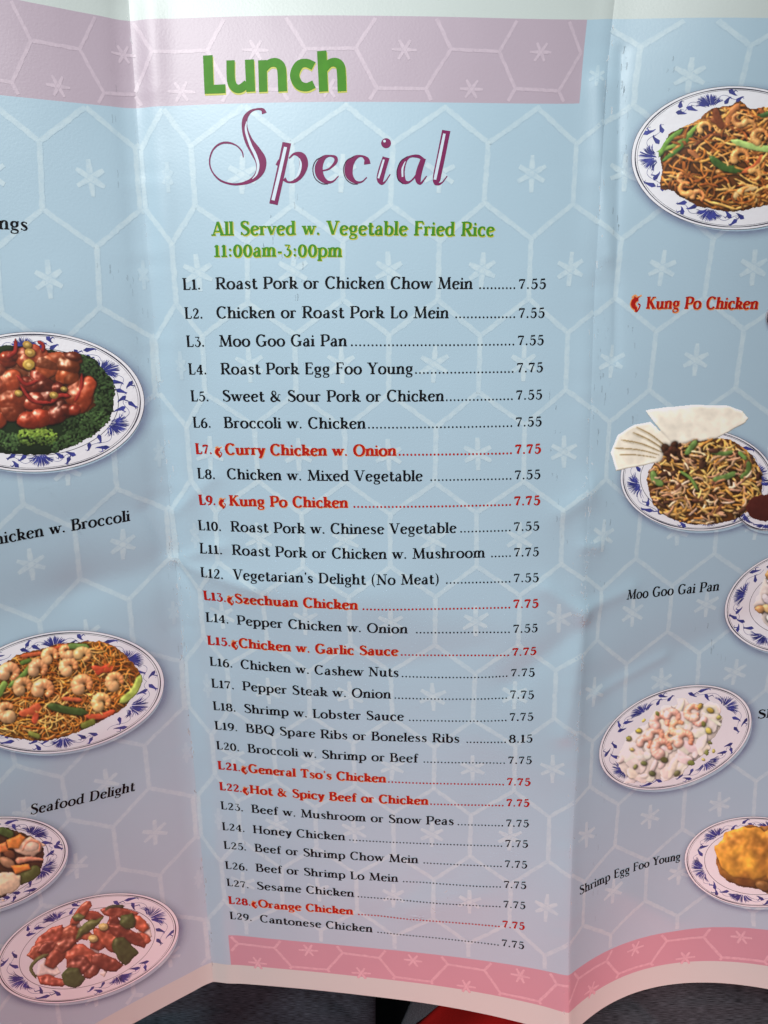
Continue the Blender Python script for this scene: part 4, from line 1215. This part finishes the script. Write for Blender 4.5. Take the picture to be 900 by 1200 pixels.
def dish_chicken_broccoli():
    o = plate(38, 471, 131, 82, 0, 'picture of glossy brown chicken ringed with broccoli on a blue and white plate', well=.77, phase=-.62, flowers=6, seed=3)
    f = Food((-70, 392, 142, 538), 3)
    f.region([(-60,470),(-40,430),(0,405),(85,414),(108,419),(122,434),(134,450),(133,475),(128,492),(112,508),(90,520),(60,532),(30,533),(-10,529),(-45,510)])
    f.base((30, 46, 22), 'broccoli', .1)
    f.use('broccoli', .12)
    flo = [(100, 428), (116, 440), (124, 456), (126, 474), (118, 490), (104, 502), (88, 512), (68, 520), (14, 518), (-4, 512), (-22, 504), (-40, 490), (-52, 470), (-40, 446), (108, 470), (100, 486), (84, 500), (92, 424)]
    for (cx, cy) in flo:
        tone = f.r.uniform(.8, 1.25)
        for k in range(95):
            a = f.r.uniform(0, 6.28); q = math.sqrt(f.r.rand()) * 12.5
            x, y = cx + q * math.cos(a), cy + q * math.sin(a) * .86
            if not f.inside(x, y): continue
            dome = 8 * math.sqrt(max(0, 1 - (q / 14) ** 2))
            f.blob(x, y, f.r.uniform(1.0, 2.1), f.r.uniform(.9, 1.8), 0, 1.5, 1 + dome + f.r.uniform(-.7, .7), f.vary(np.array((58, 84, 42)) * tone, .22))
    for (cx, cy, rr_) in [(34, 512, 14), (54, 512, 13), (44, 506, 12)]:
        for k in range(110):
            a = f.r.uniform(0, 6.28); q = math.sqrt(f.r.rand()) * rr_
            x, y = cx + q * math.cos(a), cy + q * math.sin(a) * .72
            dome = 9 * math.sqrt(max(0, 1 - (q / (rr_ + 1)) ** 2))
            c = (126, 158, 52) if y < 512 else (84, 112, 42)
            f.blob(x, y, f.r.uniform(1.0, 2.0), f.r.uniform(.9, 1.8), 0, 1.5, 3 + dome + f.r.uniform(-.7, .7), f.vary(c, .18))
    f.use('chicken_pieces', 2.6)
    for (x, y) in [(20, 450), (50, 445), (80, 450), (40, 475), (70, 475), (0, 470), (-20, 455), (60, 430), (20, 430), (90, 470)]:
        f.blob(x, y, 22, 16, 0, 3, 9, f.vary((104, 44, 20), .1), .1)
    R = [(18,472,20,17,.2,(176,62,28)), (30,420,22,12,-.3,(150,52,26)), (8,450,16,16,.4,(150,58,24)), (60,425,24,15,.1,(156,66,34)), (76,437,17,16,.7,(170,72,30)), (98,462,14,21,.35,(176,66,32)), (45,492,17,12,.1,(164,52,26)), (68,485,13,16,.3,(112,36,22)), (36,448,19,13,.5,(128,40,22)), (-15,440,20,18,0,(150,54,26)), (-25,470,20,16,0,(160,60,30)), (56,462,16,12,-.4,(136,42,22)), (10,418,12,9,.3,(150,50,26)), (84,478,11,8,0,(140,44,24)), (40,470,14,10,.2,(140,42,22)), (-5,492,16,12,.1,(160,60,28)), (88,418,14,9,.2,(142,56,30)), (70,455,10,8,.1,(120,36,20))]
    for (x, y, rx, ry, a_, c) in R:
        for j in range(3):
            f.blob(x + f.r.normal(0, rx * .28), y + f.r.normal(0, ry * .28), rx * f.r.uniform(.62, .95), ry * f.r.uniform(.6, .95), a_ + f.r.normal(0, .3), 8 * f.r.uniform(.7, 1.1), 13 + f.r.uniform(-2, 2), f.vary(np.array(c) * [.86, .80, .72], .26), .14, .6)
    f.grain('chicken_pieces', .22, .9)
    f.use('dried_chili', 1.0)
    for (x0, y0, x1, y1, w_, b_) in [(6, 420, 18, 397, 5, .25), (44, 400, 50, 412, 5, -.3), (24, 452, 60, 472, 4, .2), (88, 470, 96, 438, 4, .1), (20, 440, 44, 446, 4, .3), (60, 472, 82, 464, 5, -.2)]:
        f.strip(x0, y0, x1, y1, w_, (142, 30, 22), 21, b_, gloss=1.0)
    f.use('scallion', .6)
    for (x, y, r_) in [(32, 404, 6), (35, 413, 6), (34, 428, 7), (22, 461, 5), (63, 463, 5), (75, 456, 4)]:
        f.blob(x, y, r_, r_ * .8, .3, 3, 22, f.vary((172, 134, 50), .12), .2)
        f.blob(x, y, r_ * .45, r_ * .35, .3, 1, 25.2, (206, 170, 84))
    f.build(o)

def dish_singapore():
    o = plate(69, 811, 124, 69, -8, 'picture of thin yellow noodles with shrimp and peppers on an oval plate, left side', well=None, phase=.55, flowers=6, seed=4)
    f = Food((-50, 745, 178, 872), 4)
    f.region([(0,783),(20,768),(45,762),(70,755),(95,753),(118,752),(138,760),(152,772),(163,786),(166,800),(155,816),(140,832),(110,848),(80,860),(50,867),(20,865),(-15,855),(-40,830),(-35,800)])
    f.base((156, 88, 20))
    f.noodles(640, .85, [(232, 150, 50), (208, 118, 30), (242, 182, 88), (178, 88, 22)], Lr=(16, 44), curl=.8, h=12)
    f.use('pepper_strips', .6)
    for (x0, y0, x1, y1, w_, c, b_) in [(108, 782, 134, 783, 7, (206, 72, 36), .1), (112, 790, 128, 780, 7, (210, 66, 36), 0), (24, 836, 46, 826, 10, (206, 84, 44), .1), (40, 846, 44, 828, 8, (206, 76, 42), 0), (100, 838, 134, 832, 7, (204, 76, 40), .1), (60, 762, 80, 757, 5, (186, 72, 34), 0), (24, 770, 50, 766, 5, (196, 86, 44), 0), (72, 818, 96, 820, 5, (206, 90, 50), 0)]:
        f.strip(x0, y0, x1, y1, w_, c, 13, b_)
    f.use('scallion', .6)
    for (x0, y0, x1, y1, w_, c, b_) in [(56, 826, 101, 834, 9, (64, 88, 36), .03), (80, 758, 104, 759, 7, (96, 130, 56), 0), (10, 805, 40, 776, 6, (98, 132, 50), .05), (-2, 815, 6, 800, 8, (118, 150, 60), 0), (141, 822, 165, 792, 9, (170, 190, 76), .12), (24, 778, 36, 774, 5, (80, 110, 40), 0), (96, 850, 110, 844, 8, (110, 120, 40), 0), (34, 858, 46, 862, 6, (120, 128, 48), 0)]:
        f.strip(x0, y0, x1, y1, w_, c, 16, b_)
    for (x, y, R, a0) in [(12, 789, 11, 3.0), (60, 769, 9, 2.4), (78, 764, 8, 1.), (98, 768, 9, 3.3), (46, 784, 10, 2.8), (82, 781, 10, 2.2), (28, 804, 10, 2.4), (52, 808, 11, 3.0), (98, 802, 11, 2.5), (136, 798, 10, 2.1), (8, 833, 11, 1.2), (120, 822, 10, 2.4), (30, 765, 0.1, 1)]:
        if R > 1: f.shrimp(x, y, R * .74, a0, 15, f.vary((246, 184, 116), .07), r=R * .72)
    f.build(o)

def dish_seafood():
    o = plate(-27, 1015, 109, 55, -13, 'picture of seafood with carrot and shrimp on a plate cut by the left edge', well=.78, phase=-.55, flowers=6, seed=6)
    f = Food((-50, 966, 62, 1056), 7)
    f.region([(-45,1000),(-30,975),(5,970),(25,975),(45,984),(52,1000),(48,1018),(38,1030),(15,1042),(0,1052),(-30,1050),(-48,1030)])
    f.base((80, 50, 24))
    f.use('vegetables', .5)
    f.strip(20, 1030, 44, 1018, 14, (76, 92, 34), 8, .1); f.strip(0, 972, 14, 978, 10, (70, 94, 40), 10)
    for (x, y, rx, ry, a_, c) in [(8, 1010, 10, 6, .5, (176, 130, 90)), (-10, 1000, 12, 9, 0, (190, 130, 90)), (10, 1000, 8, 5, .6, (120, 70, 40)), (-20, 1020, 12, 10, 0, (200, 150, 100))]:
        f.blob(x, y, rx, ry, a_, 6, 11, c, .3)
    f.use('carrot', .5)
    f.chunk([(8,984),(24,976),(30,982),(22,994),(10,994)], 3, 4, 16, (236, 134, 48)); f.chunk([(12,1014),(34,1012),(36,1018),(18,1024)], 3, 4, 15, (238, 132, 44)); f.chunk([(-4,990),(8,986),(10,996),(0,1000)], 3, 4, 15, (232, 126, 60))
    f.use('shrimp', .4)
    f.blob(34, 992, 17, 10, -.1, 6, 13, (236, 196, 160), .3); f.blob(36, 991, 10, 6, -.1, 4, 17, (244, 212, 180), .3); f.strand([(22, 1008), (36, 1006), (50, 1007)], 4, (232, 150, 110), 14, taper=.6)
    f.strand([(26, 996), (34, 985), (46, 988), (46, 998)], 1.2, (222, 140, 100), 19)
    f.use('scallops', .4)
    f.blob(8, 1034, 17, 13, -.3, 7, 15, (240, 214, 172), .25); f.blob(-14, 1035, 14, 12, .2, 7, 13, (236, 206, 166), .25)
    f.build(o)

def dish_pork_pepper():
    o = plate(102, 1111, 111, 58, -17, 'picture of red-brown pork with green peppers and onion on an oval plate, bottom left', well=.74, phase=-.30, flowers=4, seed=7)
    f = Food((26, 1056, 182, 1162), 8)
    f.region([(35,1140),(40,1120),(34,1115),(45,1095),(60,1082),(80,1073),(110,1068),(130,1062),(150,1064),(165,1076),(172,1086),(172,1102),(160,1118),(145,1130),(125,1145),(105,1150),(80,1156),(55,1158),(40,1150)])
    f.use('onion', .25)
    for p in [[(64,1092),(92,1078),(96,1086),(78,1096)], [(44,1128),(60,1120),(72,1140),(60,1146),(42,1144)], [(104,1104),(122,1098),(116,1118),(106,1114)], [(160,1092),(175,1080),(178,1098),(164,1108)], [(115,1140),(128,1134),(122,1146)]]:
        f.chunk(p, 3, 4, 5, (238, 226, 214), (0, 0), .3)
    f.use('pork_slices', 2.0)
    extra = [(x, y, f.r.uniform(18, 30), f.r.uniform(10, 16), f.r.uniform(-1, .6)) for (x, y) in f.pts_in(16) if not (150 < x and 1080 < y) and not (x < 62 and y > 1118)]
    for (x, y, L, w_, a_) in extra + [(58,1100,34,16,-.75), (50,1112,30,12,-.6), (72,1112,36,18,-.75), (66,1122,24,14,-.9), (80,1098,26,14,-.2), (108,1074,22,10,.1), (140,1070,34,11,.05), (132,1085,20,12,-1.1), (120,1100,26,14,-.8), (150,1096,40,13,.35), (164,1082,18,12,.6), (98,1122,36,18,.4), (92,1130,24,18,.2), (124,1128,32,14,.2), (108,1138,20,10,-.9), (60,1150,28,10,.1), (88,1118,22,14,-.3), (168,1100,14,9,.3)]:
        ca, sa = math.cos(a_), math.sin(a_)
        P = []
        for (px, py) in [(-.5,-.25), (-.2,-.55), (.25,-.45), (.52,-.1), (.4,.4), (0,.52), (-.4,.35)]:
            px += f.r.uniform(-.06, .06); py += f.r.uniform(-.08, .08)
            P.append((x + 1.3 * (px * L * ca - py * w_ * sa), y + 1.3 * (px * L * sa + py * w_ * ca)))
        f.chunk(P, 4.5, w_ * .35, 10 + f.r.uniform(-3, 3), f.vary((150, 66, 40), .25), (f.r.uniform(-.2, .2), f.r.uniform(-.2, .2)), .5)
    f.grain('pork_slices', .30, .55)
    f.use('green_pepper', .75)
    for P, c in [([(92,1090),(102,1080),(122,1074),(127,1078),(114,1086),(104,1100),(92,1110),(88,1104)], (86, 106, 46)), ([(130,1108),(136,1098),(146,1097),(156,1108),(164,1116),(156,1124),(146,1132),(136,1122)], (58, 80, 32)), ([(140,1084),(143,1074),(154,1070),(160,1078),(158,1088),(148,1088)], (66, 92, 38)), ([(72,1142),(78,1134),(92,1134),(100,1148),(94,1156),(80,1158),(73,1152)], (64, 86, 36)), ([(84,1074),(92,1070),(100,1074),(96,1080),(88,1079)], (90, 110, 52))]:
        f.chunk(P, 6, 6, 16, f.vary(c, .08), (0, 0), .8)
    f.strand([(42, 1146), (36, 1134), (44, 1124), (56, 1118)], 2.4, (84, 98, 46), 15); f.strand([(120, 1070), (130, 1063), (146, 1062)], 2.4, (52, 66, 40), 12)
    f.use('scallion', .5)
    for (x, y) in [(109, 1100), (121, 1086)]: f.blob(x, y, 6, 4.5, 0, 3, 20, (196, 178, 96), .1); f.blob(x, y, 3, 2, 0, 1, 23.2, (220, 206, 130))
    f.build(o)

def dish_moo_goo():
    o = plate(937, 704, 88, 60, -14, 'picture of white sauced vegetables on a plate cut by the right edge, beside its Moo Goo Gai Pan caption', well=.66, phase=math.pi + .5, flowers=5, seed=8)
    f = Food((880, 660, 975, 745), 9)
    f.region([(884,710),(890,695),(895,680),(905,670),(930,665),(960,672),(968,700),(950,735),(915,740),(897,733),(894,722),(888,718)])
    f.base((226, 216, 206), 'sauce', .3)
    f.use('vegetables', .5)
    for (x, y) in f.pts_in(46):
        c = [(232, 226, 220), (206, 178, 110), (176, 190, 92), (238, 232, 226), (190, 140, 80)][f.r.randint(5)]
        f.blob(x, y, f.r.uniform(4, 9), f.r.uniform(3, 6), f.r.uniform(0, 3), 4, 6 + f.r.uniform(0, 6), f.vary(c, .06), .35)
    f.build(o)

def dish_shrimp_white():
    o = plate(791, 864, 93, 56, -20, 'picture of pale shrimp with peas in white sauce on an oval plate, right side', well=None, phase=-.35 - math.pi / 2, flowers=4, seed=9)
    f = Food((715, 818, 868, 918), 10)
    f.amb = .58
    f.region([(722,888),(730,870),(742,856),(760,846),(778,830),(800,824),(825,824),(840,832),(846,842),(842,856),(832,870),(820,888),(800,900),(775,912),(745,914),(728,904)])
    f.base((236, 228, 214), 'sauce', .15)
    f.use('sauce', .25, .4)
    for (x, y) in f.pts_in(70): f.blob(x, y, f.r.uniform(5, 13), f.r.uniform(3, 8), f.r.uniform(0, 3), 1.6, 2.6 + f.mound(x, y, 5) * .8, f.vary((238, 230, 216), .045), .15, .8)
    for (x, y, R, a0) in [(774, 845, 11, 2.4), (812, 834, 10, 1.4), (788, 840, 9, 3.4), (768, 862, 10, 3.1), (776, 876, 12, 2.0), (802, 866, 11, 2.6), (794, 852, 10, 1.2), (786, 862, 8, .4), (756, 870, 8, 3.), (818, 842, 8, .3)]:
        f.shrimp(x, y, R * .80, a0, 7.5, f.vary((242, 196, 170), .05), r=R * .58)
    f.use('peas', .5)
    for (x, y, r_, c) in [(736,865,3.4,(140,140,60)), (748,856,3.6,(176,168,60)), (754,844,3,(190,180,80)), (770,836,3,(110,116,54)), (820,827,3.6,(176,150,60)), (832,832,4,(180,150,50)), (824,848,3.4,(112,120,52)), (830,856,4.4,(186,170,70)), (842,840,3,(150,150,70)), (832,870,3,(96,104,52)), (828,882,3.6,(120,130,60)), (836,880,3,(170,164,80)), (778,890,4.4,(92,100,50)), (754,894,3.6,(100,110,60)), (744,898,3,(110,116,60)), (810,894,4.4,(96,110,50)), (824,890,3,(170,160,90)), (764,906,4,(90,96,56)), (740,878,2.6,(170,160,80)), (793,906,4,(90,94,54))]:
        f.blob(x, y, r_, r_ * .72, f.r.uniform(0, 3), 1.6, 12, f.vary(c, .08), .1)
    f.build(o)

def dish_egg_foo():
    o = plate(886, 1010, 84, 53, 3, 'picture of a golden egg patty in brown gravy on an oval plate, bottom right', well=.72, phase=math.pi + .75, flowers=6, seed=10)
    f = Food((832, 962, 970, 1058), 11)
    f.region([(838,1010),(842,995),(850,985),(862,974),(876,966),(892,968),(915,966),(945,976),(955,1000),(948,1030),(925,1050),(905,1050),(890,1042),(876,1040),(860,1036),(848,1028),(842,1020)])
    f.base((168, 110, 44), 'gravy', .5)
    f.use('egg_patty', .3, .5)
    f.blob(880, 1018, 41, 21, .1, 9, 3, (138, 88, 30), .06, .4)
    f.blob(930, 1016, 42, 26, .1, 9, 3, (150, 96, 32), .06, .4)
    f.blob(878, 1000, 40, 31, .1, 12, 8, (208, 142, 42), .10, .45)
    f.blob(922, 1002, 44, 34, .2, 12, 7.5, (204, 138, 42), .10, .45)
    k = f.I == f.cls
    mot = 1 + .10 * f.noise[2] + .12 * f.noise[3] + .05 * f.noise[1]
    f.Cc[k] = (f.Cc * np.stack([mot, mot * (1 + .05 * f.noise[3]), mot], -1))[k]
    f.H[k] += (.35 * f.noise[2] + .12 * f.noise[1])[k]
    f.use('mushroom', .6)
    f.blob(894, 1038, 9, 6, .5, 5, 14, (120, 84, 34), .2)
    f.build(o)

dish_lo_mein(); dish_mu_shu(); dish_chicken_broccoli(); dish_singapore(); dish_seafood(); dish_pork_pepper(); dish_moo_goo(); dish_shrimp_white(); dish_egg_foo()
# the tip of one more plate at the right edge
plate(936, 372, 38, 26, 0, 'tip of another printed plate at the right edge beside Kung Po Chicken', well=None, phase=1.0, flowers=3, seed=12)
# ------------------------------------------------------------------ what lies behind the menu: dark trousers, a red cloth, a dark seat
def cpt(x, y, d):   # picture point at depth d (cm) -> world
    return cam_pt((x - 450) / FPX * d, (600 - y) / FPX * d, d)
def cloth(name, px, py, D, m, label, cat, thick=.35, parent=None):
    """px,py,D: arrays (ny,nx): places measured in the photograph at their distance"""
    P = np.stack([(px - 450) / FPX * D, (600 - py) / FPX * D, -D], -1)
    W = (P @ RCn.T) / 100 + CAMn
    ny, nx = px.shape
    base = W.reshape(-1, 3).mean(0)
    P2 = P.copy(); P2[..., 2] -= thick
    W2 = (P2 @ RCn.T) / 100 + CAMn
    F = grid_faces(nx, ny); n = nx * ny
    idx = np.arange(n).reshape(ny, nx)
    ring = np.concatenate([idx[0, :], idx[1:, -1], idx[-1, -2::-1], idx[-2:0:-1, 0]]); r2 = np.roll(ring, -1)
    FF = np.concatenate([F, F[:, ::-1] + n, np.stack([ring, r2, r2 + n, ring + n], 1)])
    gx, gy = np.meshgrid(np.linspace(0, 1, nx), np.linspace(0, 1, ny))
    uvs = np.c_[np.tile(gx.ravel(), 2), np.tile(gy.ravel(), 2)]
    o = make(name, np.concatenate([W.reshape(-1, 3), W2.reshape(-1, 3)]) - base, FF, m, uv=uvs)
    if parent is None: o.location = base
    else: o.parent = parent; o.location = Vector(base) - parent.location
    if label: o['label'] = label; o['category'] = cat
    return o
M_denim = mat('dark_denim', (66, 78, 88), rough=.95, vary=.85, vscale=1.0, stretch=(60, 700, 1), bump=.8, bscale=1500, spec=.1)
M_denim2 = mat('charcoal_denim', (78, 82, 88), rough=.95, vary=.85, vscale=1.0, stretch=(40, 620, 1), bump=.8, bscale=1500, spec=.1)
M_redc = mat('red_fabric', (150, 24, 22), rough=.9, vary=.15, bump=.5, bscale=1200, spec=.1)
M_seat = mat('dark_seat', (16, 16, 18), rough=.9, vary=.4, bump=.5, bscale=900, spec=.1)
trousers = bpy.data.objects.new('trousers', None); COL.objects.link(trousers)
trousers.location = Vector(cpt(450, 1300, 38)); trousers['label'] = 'dark denim trousers of the seated reader, seen under the bottom edge of the menu'; trousers['category'] = 'trousers'
def leg(x0, x1, y0, y1, d0, seed, m, label, amp=.35):
    gx, gy = np.meshgrid(np.linspace(x0, x1, 110), np.linspace(y0, y1, 80))
    s = (gx - x0) / (x1 - x0) * 2 - 1
    D = d0 + 6 * (1 - np.sqrt(np.clip(1 - s * s * .96, 0, 1)))
    D = D - amp * 1.6 * fbm(gx / 75, gy / 30, seed, 1.3, 4) - .55 * np.abs(np.sin(gx / 95 - gy / 30 + 1.2 * np.sin(gx / 60))) ** .6
    return cloth('trouser_leg', gx, gy, D, m, None, None, .4, trousers)
leg(-120, 440, 1040, 1420, 34, 11, M_denim, 'leg of dark blue-grey denim trousers under the lower left of the menu', .55)
leg(640, 1080, 1060, 1420, 33, 23, M_denim2, 'leg of charcoal denim trousers under the lower right of the menu')
gx, gy = np.meshgrid(np.linspace(0, 1, 40), np.linspace(1140, 1330, 50))
wl = 512 - (gy - 1183) * 1.1; wr = 660 + (gy - 1183) * .2
cloth('red_cloth', wl + gx * (wr - wl), gy, 37 - .5 * np.sin(gx * 5 + gy / 40) - 1.2 * np.sin(gx * math.pi), M_redc, 'piece of red fabric between the trouser legs under the bottom edge of the menu', 'cloth')
gx, gy = np.meshgrid(np.linspace(-500, 1400, 30), np.linspace(300, 1700, 30))
o = cloth('ground', gx, gy, np.full(gx.shape, 46.0), M_seat, None, None, 1.0)
o['kind'] = 'structure'
# a fold of the denim showing between the black gap and the red cloth
gx, gy = np.meshgrid(np.linspace(0, 1, 30), np.linspace(1150, 1330, 40))
wl = 480 - (gy - 1180) * .45; wr = 513 - (gy - 1183) * 1.05 + 40
cloth('trouser_fold', wl + gx * (wr - wl), gy, 37.6 + 2 * (gx - .6) ** 2, M_denim2, None, None, .4, trousers)
